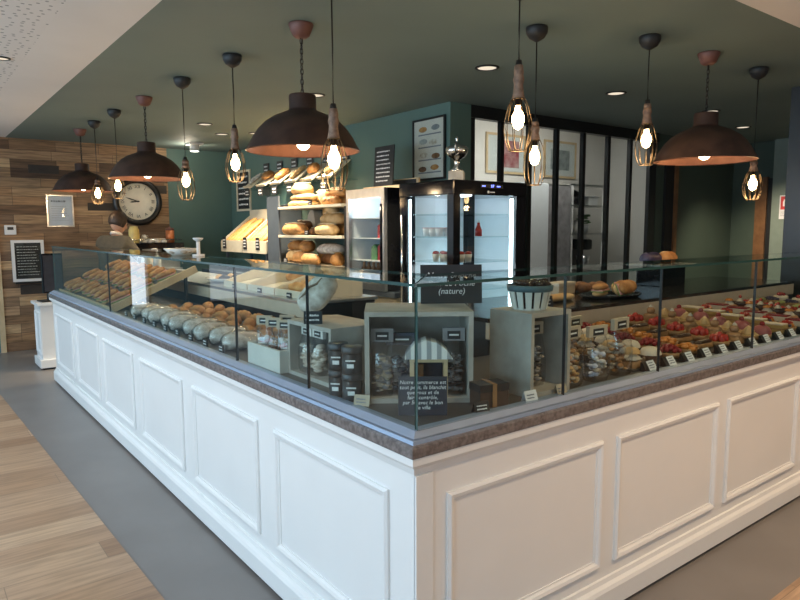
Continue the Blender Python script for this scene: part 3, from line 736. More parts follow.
# local frame: faces +Y, feet at z=0, 1.66 tall, leaning forward with both arms reaching to the machine
ps = thing('person', 'person in dark jumper with short dark hair working at the coffee machine', 'person', (0.80, 6.60, 0.02), -0.95)
J = dict(pel=(0, -0.04, 0.88), sp=(0, 0.0, 1.08), ch=(0, 0.06, 1.26), nk=(0, 0.10, 1.39), hd=(0, 0.135, 1.47),
         sL=(-0.17, 0.08, 1.33), eL=(-0.23, 0.20, 1.09), wL=(-0.16, 0.42, 1.06), hL=(-0.14, 0.50, 1.06),
         sR=(0.17, 0.08, 1.33), eR=(0.25, 0.22, 1.11), wR=(0.19, 0.44, 1.10), hR=(0.17, 0.52, 1.10),
         pL=(-0.09, -0.03, 0.82), kL=(-0.10, 0.0, 0.46), aL=(-0.11, -0.04, 0.08), tL=(-0.12, 0.12, 0.035),
         pR=(0.09, -0.03, 0.82), kR=(0.10, 0.0, 0.46), aR=(0.11, -0.04, 0.08), tR=(0.12, 0.12, 0.035))
def chain(names, links, rad, sub=2):
    ix = {n: i for i, n in enumerate(names)}
    return skin_mesh([J[n] for n in names], [(ix[a], ix[b]) for a, b in links], [rad[n] for n in names], sub)
allj = list(J)
links = [('pel', 'sp'), ('sp', 'ch'), ('ch', 'nk'), ('nk', 'hd'), ('ch', 'sL'), ('sL', 'eL'), ('eL', 'wL'), ('wL', 'hL'), ('ch', 'sR'), ('sR', 'eR'), ('eR', 'wR'), ('wR', 'hR'), ('pel', 'pL'), ('pL', 'kL'), ('kL', 'aL'), ('aL', 'tL'), ('pel', 'pR'), ('pR', 'kR'), ('kR', 'aR'), ('aR', 'tR')]
rad = dict(pel=(0.115, 0.085), sp=(0.105, 0.075), ch=(0.11, 0.075), nk=0.052, hd=0.05, sL=0.05, eL=0.042, wL=0.028, hL=(0.036, 0.018), sR=0.05, eR=0.042, wR=0.028, hR=(0.036, 0.018), pL=0.085, kL=0.056, aL=0.038, tL=0.035, pR=0.085, kR=0.056, aR=0.038, tR=0.035)
me = chain(allj, links, rad)
bmx = MB(); bmx.bm.from_mesh(me); bpy.data.meshes.remove(me)
HC = Vector((0, 0.155, 1.55)); HR = RZ(-0.35) @ RX(-0.38)
HM = T(*HC) @ HR
def head(b):
    b.ball((0, 0, 0.01), 0.1, (0.78, 0.96, 1.12), 20, 14, M4=HM)
    b.ball((0, 0.035, -0.06), 0.06, (0.85, 0.9, 0.9), 14, 10, M4=HM)
    b.ball((0, 0.10, -0.015), 0.016, (0.8, 1.1, 1.5), 10, 8, M4=HM)
    b.ball((0, 0.086, -0.052), 0.018, (1.3, 0.6, 0.5), 10, 8, M4=HM)
    for s_ in (-1, 1): b.ball((s_*0.08, -0.005, -0.005), 0.022, (0.4, 0.8, 1.3), 10, 8, M4=HM)
head(bmx)
for s_, h in ((-1, J['hL']), (1, J['hR'])):       # fingers and thumb
    for k_, (dx, ln) in enumerate(((-0.027, 0.058), (-0.009, 0.068), (0.009, 0.064), (0.026, 0.052))):
        p = Vector(h)+Vector((dx, 0.02, 0)); bmx.tube([p, p+Vector((0, ln*0.55, 0.004)), p+Vector((0, ln*0.85, -0.018)), p+Vector((0, ln*0.95, -0.035))], 0.0085, 7, radii=[0.0095, 0.009, 0.008, 0.006])
    p = Vector(h)+Vector((-s_*0.03, -0.025, 0)); bmx.tube([p, p+Vector((-s_*0.022, 0.02, -0.008)), p+Vector((-s_*0.026, 0.05, -0.02))], 0.01, 7, radii=[0.012, 0.010, 0.007])
bmx.build('body', 'skin', ps, True)
for s_ in (-1, 1):
    MB().ball((s_*0.032, 0.089, 0.012), 0.0105, (1, 0.7, 0.8), 10, 8).xf(HM).build('eye', 'ink', ps)
hb_ = MB(); hb_.ball((0, -0.014, 0.028), 0.112, (0.88, 0.98, 1.05), 20, 14)
for v in list(hb_.bm.verts):
    if v.co.y > 0.055 and v.co.z < 0.075: v.co.y = 0.05
    if v.co.z < -0.045: v.co.z = -0.045
hb_.xf(HM).build('hair', 'hair', ps, True)
J['nk2'] = (0, 0.09, 1.375)
tj = ['ch', 'sp', 'pel', 'nk2', 'sL', 'eL', 'wL', 'sR', 'eR', 'wR']
me = chain(tj, [('ch', 'sp'), ('sp', 'pel'), ('ch', 'nk2'), ('ch', 'sL'), ('sL', 'eL'), ('eL', 'wL'), ('ch', 'sR'), ('sR', 'eR'), ('eR', 'wR')], {'ch': (0.185, 0.14), 'sp': (0.15, 0.115), 'pel': (0.155, 0.125), 'nk2': 0.075, 'sL': 0.085, 'eL': 0.056, 'wL': 0.042, 'sR': 0.085, 'eR': 0.056, 'wR': 0.042})
link_mesh('jumper', me, 'shirt', ps)
MB().lathe([(0.060, 0), (0.070, 0.012), (0.064, 0.034), (0.054, 0.03)], 18, closed=True).xf(T(0, 0.105, 1.405) @ RX(-0.3)).build('collar', 'collar', ps)
lj = ['pel', 'pL', 'kL', 'aL', 'pR', 'kR', 'aR']
me = chain(lj, [('pel', 'pL'), ('pL', 'kL'), ('kL', 'aL'), ('pel', 'pR'), ('pR', 'kR'), ('kR', 'aR')], {'pel': (0.145, 0.115), 'pL': 0.10, 'kL': 0.072, 'aL': 0.058, 'pR': 0.10, 'kR': 0.072, 'aR': 0.058})
link_mesh('trousers', me, 'trousers', ps)

# ------------------------------------------------------------------ bread wall
# back counter
t = thing('back_counter', 'cream back counter with dark top under the bread rack and small fridge', 'counter', (2.2, 2.98, 0))
MB().box(0.02, 0.58, 0, 4.45, 0.06, 0.905).build('body', 'cream', t)
MB().box(0.06, 0.55, 0.03, 4.42, 0, 0.06).build('kick', 'black', t)
MB().box(-0.02, 0.59, -0.0, 4.46, 0.905, 0.95, bev=0.004).build('worktop', 'rackpanel', t)
for i in range(6):
    d_ = MB().box(0.0, 0.02, 0.02+i*0.74, 0.73+i*0.74, 0.08, 0.88, bev=0.003).build('door', 'cream', t)
    MB().tube([(-0.025, 0.66+i*0.74, 0.6), (-0.025, 0.66+i*0.74, 0.75)], 0.006, 6).build('handle', 'steel', d_)
BC = 0.95
# bread rack  local x = -(Y-4.75)
t = thing('bread_rack', 'open bread rack with slate grey side and white shelves on back counter', 'rack', (2.3, 4.75, BC), QB)
MB().prism([(0.0, 0), (0.44, 0), (0.44, 0.86), (0.0, 0.80)], -0.85, -0.82, 'X').build('side_panel', 'rackpanel', t)
MB().box(-0.82, -0.53, -0.02, 0.0, 0.0, 0.91).build('front_panel', 'rackpanel', t)
MB().box(0.80, 0.86, 0, 0.44, 0.0, 0.76).build('side_panel', 'black', t)
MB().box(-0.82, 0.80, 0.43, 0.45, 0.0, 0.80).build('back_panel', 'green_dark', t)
SH = [0.17, 0.475, 0.785]
for z in SH: MB().box(-0.53, 0.80, -0.03, 0.43, z-0.028, z, bev=0.003).build('shelf', 'white_wood', t)
def wp(lx, ly, z): return (2.3+ly, 4.75-(lx*0.86-0.07), z)      # rack-local to world
def loaf_obj(name, label, lx, ly, z, L, W, H, m, rz=0.0, seed=0, score=0, tilt=0.0, group=None, jag=0.03, taper=2.2, scm='score'):
    o = thing(name, label, 'bread', wp(lx, ly, z), QB+rz, group)
    if tilt: o.rotation_euler = (0, tilt, QB+rz)
    W *= 1.10; L *= 1.04; H *= 1.12
    MB().loaf(L, W, H, jag, seed, taper=taper).build('crust', m, o)
    for i in range(score):
        u = -0.3+0.6*(i+0.5)/score; zz = H*0.985*math.sqrt(max(0.05, 1-abs(2*u*0.9)**2))
        b = MB(); b.loaf(W*0.62, W*0.11, H*0.10, 0.02, seed+i); b.xf(T(u*L, 0, H*(0.42+0.58*math.sqrt(max(0, (1-abs(2*u)**taper))))-H*0.055) @ RZ(0.9)); b.build('slash', scm, o)
    return o
z = BC+SH[0]
loaf_obj('round_loaf', 'round golden loaf at the left end of the bottom rack shelf', -0.40, 0.14, z, 0.24, 0.22, 0.13, 'bread_pale', 0.3, 1, 3)
loaf_obj('round_loaf', 'second round loaf stacked at left end of the bottom rack shelf', -0.39, 0.15, z+0.128, 0.22, 0.20, 0.11, 'bread', 0.3, 2, 2)
loaf_obj('long_loaf', 'long crusty loaf lying left of centre on bottom rack shelf', -0.12, 0.10, z, 0.36, 0.19, 0.12, 'bread', 0.1, 3, 4)
loaf_obj('long_loaf', 'short brown loaf lying on top of others on bottom rack shelf', -0.10, 0.13, z+0.118, 0.28, 0.17, 0.12, 'bread', -0.5, 4, 2)
loaf_obj('long_loaf', 'slender golden loaf at the front of the bottom rack shelf', 0.24, 0.0, z, 0.40, 0.13, 0.10, 'bread', -0.12, 5, 4)
loaf_obj('long_loaf', 'dark loaf under the floury loaf on the bottom rack shelf', 0.42, 0.19, z, 0.36, 0.18, 0.11, 'bread_dark', 0.05, 6, 3)
loaf_obj('floury_loaf', 'pale floured oval loaf resting on top at right of bottom shelf', 0.40, 0.17, z+0.108, 0.38, 0.20, 0.10, 'bread_flour', 0.15, 7, 1, scm='groove')
loaf_obj('small_loaf', 'small loaf at the right end of the bottom rack shelf', 0.68, 0.10, z, 0.15, 0.14, 0.12, 'bread', 0.2, 8, 1)
z = BC+SH[1]
loaf_obj('long_loaf', 'dark brown loaf behind the front loaf at left of middle shelf', -0.38, 0.24, z, 0.30, 0.18, 0.15, 'bread_dark', 0.1, 10, 2)
loaf_obj('long_loaf', 'long glossy brown loaf at the front left of the middle shelf', -0.22, 0.04, z, 0.46, 0.16, 0.12, 'bread', 0.06, 11, 5)
o = solo('paper_bag', MB().prism([(0, 0), (0.24, 0), (0.18, 0.26), (0.12, 0.29), (0.05, 0.22)], -0.05, 0.05, 'Y'), 'kraft', 'grey brown paper bread bag standing behind loaves on the middle shelf', 'bag', wp(-0.40, 0.31, z+0.001), QB)
for i in range(5):
    loaf_obj('bread_roll', 'small dark bread roll in the middle of the middle rack shelf', 0.14+0.085*(i % 3), 0.10+0.11*(i//3), z, 0.10, 0.09, 0.075, 'bread_dark', i*0.7, 20+i, 1, group='dark rolls on the middle rack shelf')
loaf_obj('long_loaf', 'pale golden loaf at the right end of the middle shelf front', 0.52, 0.06, z, 0.40, 0.17, 0.11, 'bread_pale', -0.05, 13, 4)
loaf_obj('long_loaf', 'golden loaf at back right of the middle rack shelf', 0.55, 0.25, z, 0.36, 0.17, 0.12, 'bread', 0.05, 14, 4)
loaf_obj('long_loaf', 'pale loaf stacked upon two others at right of middle shelf', 0.50, 0.15, z+0.112, 0.34, 0.19, 0.11, 'bread_pale', 0.1, 15, 3)
loaf_obj('bread_roll', 'round pale roll topping the pile on the middle shelf', 0.48, 0.15, z+0.215, 0.15, 0.14, 0.10, 'bread_pale', 0.0, 16, 1)
z = BC+SH[2]
loaf_obj('flat_loaf', 'lower flat pale loaf at left of the top rack shelf', -0.22, 0.14, z, 0.52, 0.20, 0.07, 'bread_pale', 0.02, 30, 4)
loaf_obj('flat_loaf', 'upper flat pale loaf stacked at left of the top rack shelf', -0.20, 0.15, z+0.07, 0.50, 0.19, 0.065, 'bread_pale', -0.03, 31, 4)
loaf_obj('round_loaf', 'domed pale loaf crowning the flat loaves on the top shelf', -0.26, 0.16, z+0.13, 0.26, 0.22, 0.12, 'bread_pale', 0.2, 32, 2)
t = thing('bread_basket', 'wicker coloured bread basket at right of the top rack shelf', 'basket', wp(0.36, 0.2, z), QB)
MB().lathe([(0, 0), (0.10, 0), (0.14, 0.16), (0.135, 0.16), (0.095, 0.01), (0, 0.01)], 20).build('bowl', 'pine', t)
for i in range(4):
    loaf_obj('short_baguette', 'short baguette standing upright in the basket on the top shelf', 0.31+0.035*i, 0.18+0.03*(i % 2), z+0.012, 0.30, 0.055, 0.05, 'baguette', 0.2*i, 40+i, 0, tilt=-1.25, group='short baguettes in the basket on the top shelf')
for i in range(6):
    loaf_obj('bread_roll', 'golden roll piled at the right end of the top rack shelf', 0.53+0.10*(i % 3), 0.06+0.12*(i//3), z, 0.11, 0.10, 0.075, ('bread', 'bread_pale')[0], i*0.9, 50+i, 1, group='golden rolls on the top rack shelf')
loaf_obj('long_loaf', 'long golden loaf lying across the rolls on top shelf', 0.62, 0.13, z+0.072, 0.34, 0.13, 0.09, 'bread', 0.06, 57, 4)
for k_, (lx, ly, zz, L_, W_, H_, m_, lb) in enumerate((
    (0.06, 0.30, BC+SH[0], 0.26, 0.17, 0.13, 'bread', 'brown loaf at the back centre of the bottom rack shelf'),
    (0.12, 0.28, BC+SH[1], 0.24, 0.15, 0.16, 'bread_dark', 'tall dark loaf behind the rolls on the middle rack shelf'),
    (-0.02, 0.31, BC+SH[2], 0.30, 0.15, 0.15, 'bread_pale', 'pale loaf behind the flat loaves on top rack shelf'))):
    loaf_obj('long_loaf', lb, lx, ly, zz, L_, W_, H_, m_, 0.1*k_, 160+k_, 3)
# price tags on the rack
def price_tag(loc, w, h, label, rz=0, group=None, seed=0, m='slate', rows=2, lean=0.0, nm='price_tag'):
    t = thing(nm, label, 'price tag', loc, rz, group)
    b = MB(); b.box(-w/2, w/2, -0.003, 0.003, 0, h)
    if lean: b.xf(RX(-lean))
    b.build('card', m, t)
    s_ = scribble(w*0.76, h*0.72, rows, seed, 0.45, 1, -0.0035); s_.xf(T(0, 0, h/2))
    if lean: s_.xf(RX(-lean))
    s_.build('lettering', 'chalk' if m != 'paper' else 'inkgrey', t)
    return t
for lx, z_, lb in ((-0.36, BC+SH[0], 'small chalk price tag before the round loaves on bottom rack shelf'), (0.20, BC+SH[1], 'small chalk price tag before the dark rolls on middle shelf'), (0.30, BC+SH[2], 'small chalk price tag before the basket on the top rack shelf')):
    price_tag(wp(lx, -0.022, z_), 0.075, 0.055, lb, QB, None, int(lx*100)+50)

# baguette bin   local x = -(Y-6.3)
t = thing('baguette_bin', 'sloping cream wooden baguette bin with two bays left of bread rack', 'bread bin', (2.3, 6.3, BC), QB)
MB().box(-0.66, 0.66, -0.02, 0.0, 0.25, 0.40).build('front_board', 'white_wood', t)
MB().prism([(0.0, 0.27), (0.0, 0.25), (0.40, 0.56), (0.40, 0.58)], -0.66, 0.66, 'X').build('base_board', 'white_wood', t)
for x in (-0.67, 0.0, 0.65):
    MB().prism([(-0.02, 0.25), (0.42, 0.56), (0.42, 0.74), (-0.02, 0.38)], x, x+0.02, 'X').build('divider', 'white_wood', t)
MB().box(-0.66, 0.66, 0.40, 0.42, 0.25, 0.80).build('back_board', 'white_wood', t)
for x in (-0.6, 0.58):
    for y in (0.02, 0.36): MB().box(x, x+0.03, y, y+0.03, 0, 0.27+0.30*(y > 0.2)).build('leg', 'rackpanel', t)
for i in range(22):
    lay = i//12; i_ = i % 12 if lay == 0 else i-12; per = 6-lay; bay = i_//per; kx = -0.57+0.66*bay+0.092*(i_ % per)+0.046*lay
    o = thing('baguette', ('golden baguette leaning in the left bay of the baguette bin', 'golden baguette leaning in the right bay of the baguette bin')[bay], 'bread', (2.3+0.035-0.036*lay, 6.3-kx, BC+0.295+0.047*lay), QB, ('baguettes in the left bay', 'baguettes in the right bay')[bay])
    b = MB(); b.loaf(0.50, 0.075, 0.06, 0.03, i, taper=4, slashes=5); b.xf(T(0, 0, 0) @ RZ(PI/2) @ T(0.25, 0, 0)); b.xf(RX(0.66+0.03*(i % 3))); b.build('crust', 'baguette', o)
for i, lx in enumerate((-0.54, 0.10, 0.46)):
    price_tag((2.277, 6.3-lx, BC+0.29), 0.10, 0.15, ('chalk price label at the left end of the baguette bin', 'chalk price label in the middle of the baguette bin front', 'chalk price label at the right end of the baguette bin')[i], QB, None, 60+i, rows=3, nm='hanging_tag')
# menu board at the far end of the bread wall
t = wall_frame('menu_board', 'white framed chalk menu board on green wall left of bread display', 'menu', (HX-0.003, 7.33, 2.03), 0.46, 0.57, 0.03, 'white_wood', 'slate', QB, glassy=False)
scribble(0.34, 0.46, 6, 9, 0.35, 1, -0.0095).build('lettering', 'chalk', t)
# wall shelf with six sloped sample trays and tags
t = thing('wall_shelf', 'long thin shelf high on the green wall carrying sloped bread trays', 'shelf', (HX-0.002, 5.65, 2.02), QB)
MB().box(-1.25, 1.20, -0.28, 0.0, -0.012, 0.0).build('board', 'shelf_glass', t)
for x in (-0.9, 0.0, 0.9): MB().prism([(-0.15, -0.012), (0, -0.012), (0, -0.12)], x-0.008, x+0.008, 'X').build('bracket', 'steel', t)
names = ['pale flat bread', 'orange brown braided bread', 'brown crusty bread', 'long pale baguette', 'round golden bread', 'sliced golden bread']
nth = ['first', 'second', 'third', 'fourth', 'fifth', 'sixth']
for i in range(6):
    yy = 6.62-0.385*i; zz = 2.021
    t = thing('sample_tray', 'white sloped bread tray, %s from the left on the high wall shelf' % nth[i], 'tray', (HX-0.26, yy, zz), QB)
    A = T(0, 0, 0.01) @ RX(0.66)
    MB().box(-0.125, 0.125, -0.0, 0.32, 0, 0.012).xf(A).build('board', 'white_wood', t)
    MB().box(-0.125, 0.125, -0.012, 0.0, 0, 0.03).xf(A).build('lip', 'white_wood', t)
    MB().prism([(0.10, 0), (0.115, 0), (0.235, 0.16), (0.215, 0.16)], -0.02, 0.02, 'X').build('stand', 'steel', t)
    mtl = ['bread_flour', 'bread', 'bread', 'bread_pale', 'bread', 'bread_pale'][i]
    dims = [(0.26, 0.12, 0.05), (0.22, 0.15, 0.09), (0.24, 0.13, 0.08), (0.29, 0.08, 0.06), (0.17, 0.15, 0.10), (0.24, 0.12, 0.07)][i]
    o = thing('display_loaf', names[i]+' on the %s tray of the high wall shelf' % nth[i], 'bread', (HX-0.26, yy, zz), QB)
    b = MB(); b.loaf(dims[0]*0.95, dims[1]*1.0, dims[2]*0.95, 0.04, 70+i, slashes=4); b.xf(T(0, 0, 0.01) @ RX(0.66) @ T(0, 0.15, 0.013) @ RZ((PI/2, 0.25, 1.2, PI/2, 0, 1.3)[i])); b.build('crust', mtl, o)
    price_tag((HX-0.012, yy-0.02, zz+0.20), 0.15, 0.13, 'chalk name tag on the wall above the %s bread tray' % nth[i], QB, None, 80+i, nm='hanging_tag')
    price_tag((HX-0.288, yy-0.02, zz-0.115), 0.13, 0.10, 'chalk price tag hanging under the %s bread tray' % nth[i], QB, None, 90+i, nm='hanging_tag')

# small white drinks fridge on the back counter
t = thing('drinks_fridge', 'small silver framed glass door fridge left of the tall black fridge', 'fridge', (2.2, 3.41, BC+0.003), QB)
b = MB(); b.box(-0.30, -0.27, 0, 0.5, 0, 0.89); b.box(0.27, 0.30, 0, 0.5, 0, 0.89); b.box(-0.27, 0.27, 0, 0.5, 0, 0.05); b.box(-0.27, 0.27, 0, 0.5, 0.84, 0.89); b.box(-0.27, 0.27, 0.48, 0.5, 0.05, 0.84)
b.build('cabinet', 'fridge_in', t)
for s_ in (-1, 1): MB().box(s_*0.301-0.0015, s_*0.301+0.0015, 0, 0.5, 0, 0.89).build('side_cover', 'black_gloss', t)
b = MB(); b.box(-0.30, -0.255, -0.03, 0, 0, 0.89); b.box(0.245, 0.30, -0.03, 0, 0, 0.89); b.box(-0.255, 0.245, -0.03, 0, 0, 0.06); b.box(-0.255, 0.245, -0.03, 0, 0.81, 0.89)
dr = b.build('door_frame', 'steel', t)
MB().box(-0.255, 0.245, -0.018, -0.010, 0.06, 0.81).build('door_glass', 'fridge_glass', dr)
MB().tube([(0.285, -0.055, 0.15), (0.285, -0.055, 0.75)], 0.011, 8).build('handle', 'black_gloss', dr)
for z_ in (0.25, 0.45, 0.63): MB().box(-0.268, 0.268, 0.02, 0.47, z_, z_+0.008).build('shelf', 'white_plastic', t)
MB().box(-0.2, 0.2, 0.05, 0.08, 0.825, 0.84).build('lamp', 'led', t)
def fp(lx, ly, z): return (2.2+ly, 3.41-lx, BC+0.003+z)
n = 0
for (lx, z_, h, m_, lb) in ((-0.04, 0.259, 0.14, 'greenpack', 'green drinks carton on the second shelf of the small fridge'), (0.06, 0.259, 0.15, 'red', 'red packet on the second shelf of the small fridge'), (0.06, 0.459, 0.13, 'red', 'red packet on the third shelf of the small fridge')):
    o = solo('drink_carton', MB().prism([(-0.045, 0), (0.045, 0), (0.045, h*0.8), (0.0, h), (-0.045, h*0.8)], -0.04, 0.04, 'Y'), m_, lb, 'carton', fp(lx, 0.14, z_), QB)
o = thing('bottle', 'brown bottle on the bottom of the small silver framed fridge', 'bottle', fp(-0.20, 0.10, 0.05), QB, 'brown bottles in the small fridge')
MB().lathe([(0, 0), (0.03, 0), (0.032, 0.1), (0.03, 0.12), (0.013, 0.155), (0.013, 0.185), (0, 0.187)], 14).build('glass_body', 'bread_dark', o)
MB().cyl(0, 0, 0.187, 0.195, 0.015, 12).build('cap', 'chalk', o)
for i in range(1, 5): dup(o, fp(-0.20+0.075*i, 0.10, 0.05))
l = bpy.data.lights.new('fridge_light', 'POINT'); l.energy = 1.3; l.color = (0.95, 0.97, 1); l.shadow_soft_size = 0.05
lo = bpy.data.objects.new('fridge_light', l); COL.objects.link(lo); lo.parent = bpy.data.objects['drinks_fridge']; lo.location = (0, 0.1, 0.78)
# signs on top of it
FT = BC+0.003+0.89
t = thing('chalk_sign', 'black chalk sign standing on top of the small silver framed fridge', 'sign', (2.40, 3.44, FT+0.032), QB)
MB().box(-0.145, 0.145, -0.006, 0.006, 0.0, 0.36).xf(RX(-0.06)).build('board', 'slate', t)
scribble(0.22, 0.3, 8, 12, 0.35, 0.9, -0.0065).xf(T(0, 0, 0.18)).xf(RX(-0.06)).build('lettering', 'chalk', t)
t = thing('low_wooden_frame', 'low pine frame lying under the chalk sign on the small fridge', 'frame', (2.40, 3.41, FT), QB)
MB().box(-0.28, 0.28, -0.05, 0.20, 0, 0.03, bev=0.003).build('tray', 'pine', t)
MB().box(-0.28, 0.28, 0.16, 0.18, 0.03, 0.10).build('back_edge', 'pine', t)
MB().box(-0.25, 0.25, 0.155, 0.16, 0.035, 0.09).build('panel', 'slate', t)

# tall black display fridge with glass sides
FX, FY, FW, FD, FTOP = 2.2, 2.27, 0.80, 0.66, 1.86
t = thing('display_fridge', 'tall black fridge with lit glass sides behind the counter corner', 'fridge', (FX, FY, 0))
b = MB(); b.box(0, FW, 0, FD, 0.0, 0.12); b.build('base', 'black_gloss', t)
MB().box(-0.005, FW+0.005, -0.005, FD+0.005, FTOP-0.11, FTOP, bev=0.008).build('canopy', 'black_gloss', t)
for x, y, w_ in ((0, 0, 0.07), (FW-0.11, 0, 0.11), (0, FD-0.09, 0.09), (FW-0.11, FD-0.09, 0.11)):
    MB().box(x, x+w_, y, y+(0.07 if y == 0 else 0.09), 0.12, FTOP-0.11).build('post', 'black_gloss', t)
MB().box(0.09, FW-0.11, FD-0.03, FD-0.02, 0.12, FTOP-0.11).build('back_panel', 'fridge_in', t)
MB().box(0.07, FW-0.11, 0.012, 0.018, 0.12, FTOP-0.11).build('front_glass', 'fridge_glass', t)
MB().box(0.012, 0.018, 0.07, FD-0.09, 0.12, FTOP-0.11).build('side_glass', 'fridge_glass', t)
MB().box(FW-0.03, FW-0.012, 0.07, FD-0.09, 0.12, FTOP-0.11).build('side_panel', 'fridge_in', t)
for z_ in (0.45, 0.75, 1.0, 1.22, 1.42, 1.60):
    MB().box(0.05, FW-0.06, 0.045, FD-0.045, z_, z_+0.008).build('shelf', 'shelf_glass', t)
MB().box(FW-0.135, FW-0.113, 0.03, 0.05, 0.14, FTOP-0.13).build('led_strip', 'led', t)
MB().box(0.022, 0.035, FD-0.107, FD-0.095, 0.14, FTOP-0.13).build('led_strip', 'led', t)
MB().box(0.28, 0.52, -0.012, -0.005, FTOP-0.055, FTOP-0.025).build('control_panel', 'ink', t)
text('digits', '3.7', 0.028, 'digits', t, T(0.40, -0.0125, FTOP-0.04) @ FACE_MY)
dd = MB()
for i in range(6): dd.box(0.29+i*0.012 if i < 3 else 0.45+(i-3)*0.014, 0.297+i*0.012 if i < 3 else 0.457+(i-3)*0.014, -0.0135, -0.012, FTOP-0.044, FTOP-0.037)
dd.build('indicator', 'digits', t)
MB().ball((0.36, -0.008, FTOP-0.085), 0.012, (1, 0.2, 0.9), 10, 6).build('logo', 'chalk', t)
MB().box(0.378, 0.43, -0.0085, -0.005, FTOP-0.09, FTOP-0.082).build('logo', 'chalk', t)
MB().tube([(-0.02, FD-0.05, 0.8), (-0.02, FD-0.05, 1.6)], 0.01, 8).build('handle', 'chrome', t)
for z_, x_, y_ in ((1.72, 0.4, 0.33), (1.1, 0.35, 0.3), (0.62, 0.35, 0.3)):
    l = bpy.data.lights.new('fridge_light', 'POINT'); l.energy = 2.3; l.color = (0.84, 0.93, 1); l.shadow_soft_size = 0.08
    lo = bpy.data.objects.new('fridge_light', l); COL.objects.link(lo); lo.parent = t; lo.location = (x_, y_, z_)
jar = thing('dessert_glass', 'small glass dessert on the fourth shelf of the black fridge', 'dessert', (FX+0.12, FY+0.12, 1.2295), 0, 'small desserts on the fourth shelf of the black fridge')
MB().lathe([(0, 0), (0.024, 0), (0.03, 0.06), (0, 0.06)], 12).build('cup', 'cream_w', jar)
MB().lathe([(0, 0.06), (0.03, 0.06), (0.024, 0.078), (0, 0.085)], 12).build('topping', 'straw', jar)
for i in range(1, 9): dup(jar, (FX+0.12+0.075*(i % 3), FY+0.12+0.11*(i//3), 1.2295))
pot = thing('yogurt_pot', 'white pot on the fifth shelf of the black fridge', 'pot', (FX+0.12, FY+0.30, 1.4295), 0, 'white pots on the fifth shelf of the black fridge')
MB().lathe([(0, 0), (0.026, 0), (0.033, 0.065), (0, 0.065)], 12).build('cup', 'white_plastic', pot)
MB().lathe([(0, 0.065), (0.035, 0.065), (0.035, 0.07), (0, 0.071)], 12).build('lid', 'pinkpack', pot)
for i in range(1, 6): dup(pot, (FX+0.12+0.085*(i % 2), FY+0.30+0.08*(i//2), 1.4295))
t = thing('cream_cake', 'white iced log cake on the third shelf of the black fridge', 'cake', (FX+0.26, FY+0.22, 1.0085), 0.2)
MB().loaf(0.26, 0.12, 0.09, 0.03, 3, taper=5).build('icing', 'cream_w', t)
MB().box(-0.14, 0.14, -0.08, 0.08, 0.0, 0.004).build('board', 'kraft', t)
t = thing('red_bottle', 'small red and white bottle on fifth shelf of the black fridge', 'bottle', (FX+0.40, FY+0.14, 1.4295))
MB().lathe([(0, 0), (0.03, 0), (0.03, 0.05), (0.012, 0.09), (0.012, 0.11), (0, 0.11)], 12).build('body', 'straw', t)
MB().cyl(0, 0, 0.11, 0.125, 0.014, 12).build('cap', 'white_plastic', t)
t = thing('cake_box', 'pink and white cake box on the second shelf of black fridge', 'box', (FX+0.45, FY+0.16, 0.7585))
MB().box(-0.07, 0.07, -0.05, 0.05, 0, 0.16, bev=0.003).build('carton', 'pinkpack', t)
MB().box(-0.071, 0.071, -0.051, 0.051, 0.06, 0.11).build('band', 'paper', t)
# trophy
t = thing('trophy', 'two handled silver trophy cup on a marble block atop black fridge', 'trophy', (2.46, 2.52, FTOP), 0.75)
MB().box(-0.085, 0.085, -0.06, 0.06, 0, 0.085, bev=0.004).build('marble_base', 'marble', t)
MB().lathe([(0, 0.085), (0.05, 0.085), (0.05, 0.10), (0.03, 0.11), (0.022, 0.13), (0.022, 0.165), (0.03, 0.18), (0.065, 0.20), (0.088, 0.235), (0.092, 0.265), (0.088, 0.27), (0, 0.272)], 28).build('cup', 'chrome', t)
MB().lathe([(0.088, 0.27), (0.07, 0.285), (0.03, 0.298), (0.008, 0.31), (0.006, 0.33), (0.013, 0.342), (0.006, 0.356), (0, 0.372)], 24).build('lid', 'chrome', t)
for s_ in (-1, 1): MB().tube([(s_*0.07, 0, 0.21), (s_*0.12, 0, 0.225), (s_*0.148, 0, 0.265), (s_*0.135, 0, 0.30), (s_*0.112, 0, 0.285), (s_*0.088, 0, 0.262)], 0.006, 8).build('handle', 'chrome', t)
# poster of bread drawings
t = wall_frame('poster', 'black framed poster of bread drawings on green wall beside trophy', 'poster', (HX-0.003, 3.26, 2.215), 0.46, 0.56, 0.018, 'black', 'postera', QB)
rnd = random.Random(5)
for r in range(4):
    zc = 0.17-0.115*r
    for k_ in range(2):
        b = MB(); b.ball((-0.09+0.17*k_+rnd.uniform(-0.02, 0.02), -0.0095, zc+rnd.uniform(-0.01, 0.02)), 0.06, (1.0, 0.015, 0.42), 14, 8, M4=None); b.build('drawing', ('bread', 'picgrey', 'bread_flour', 'bread_dark')[(r+k_) % 4], t)
    MB().box(-0.15, 0.17, -0.0105, -0.009, zc-0.042, zc-0.030).build('drawing', 'inkgrey', t)

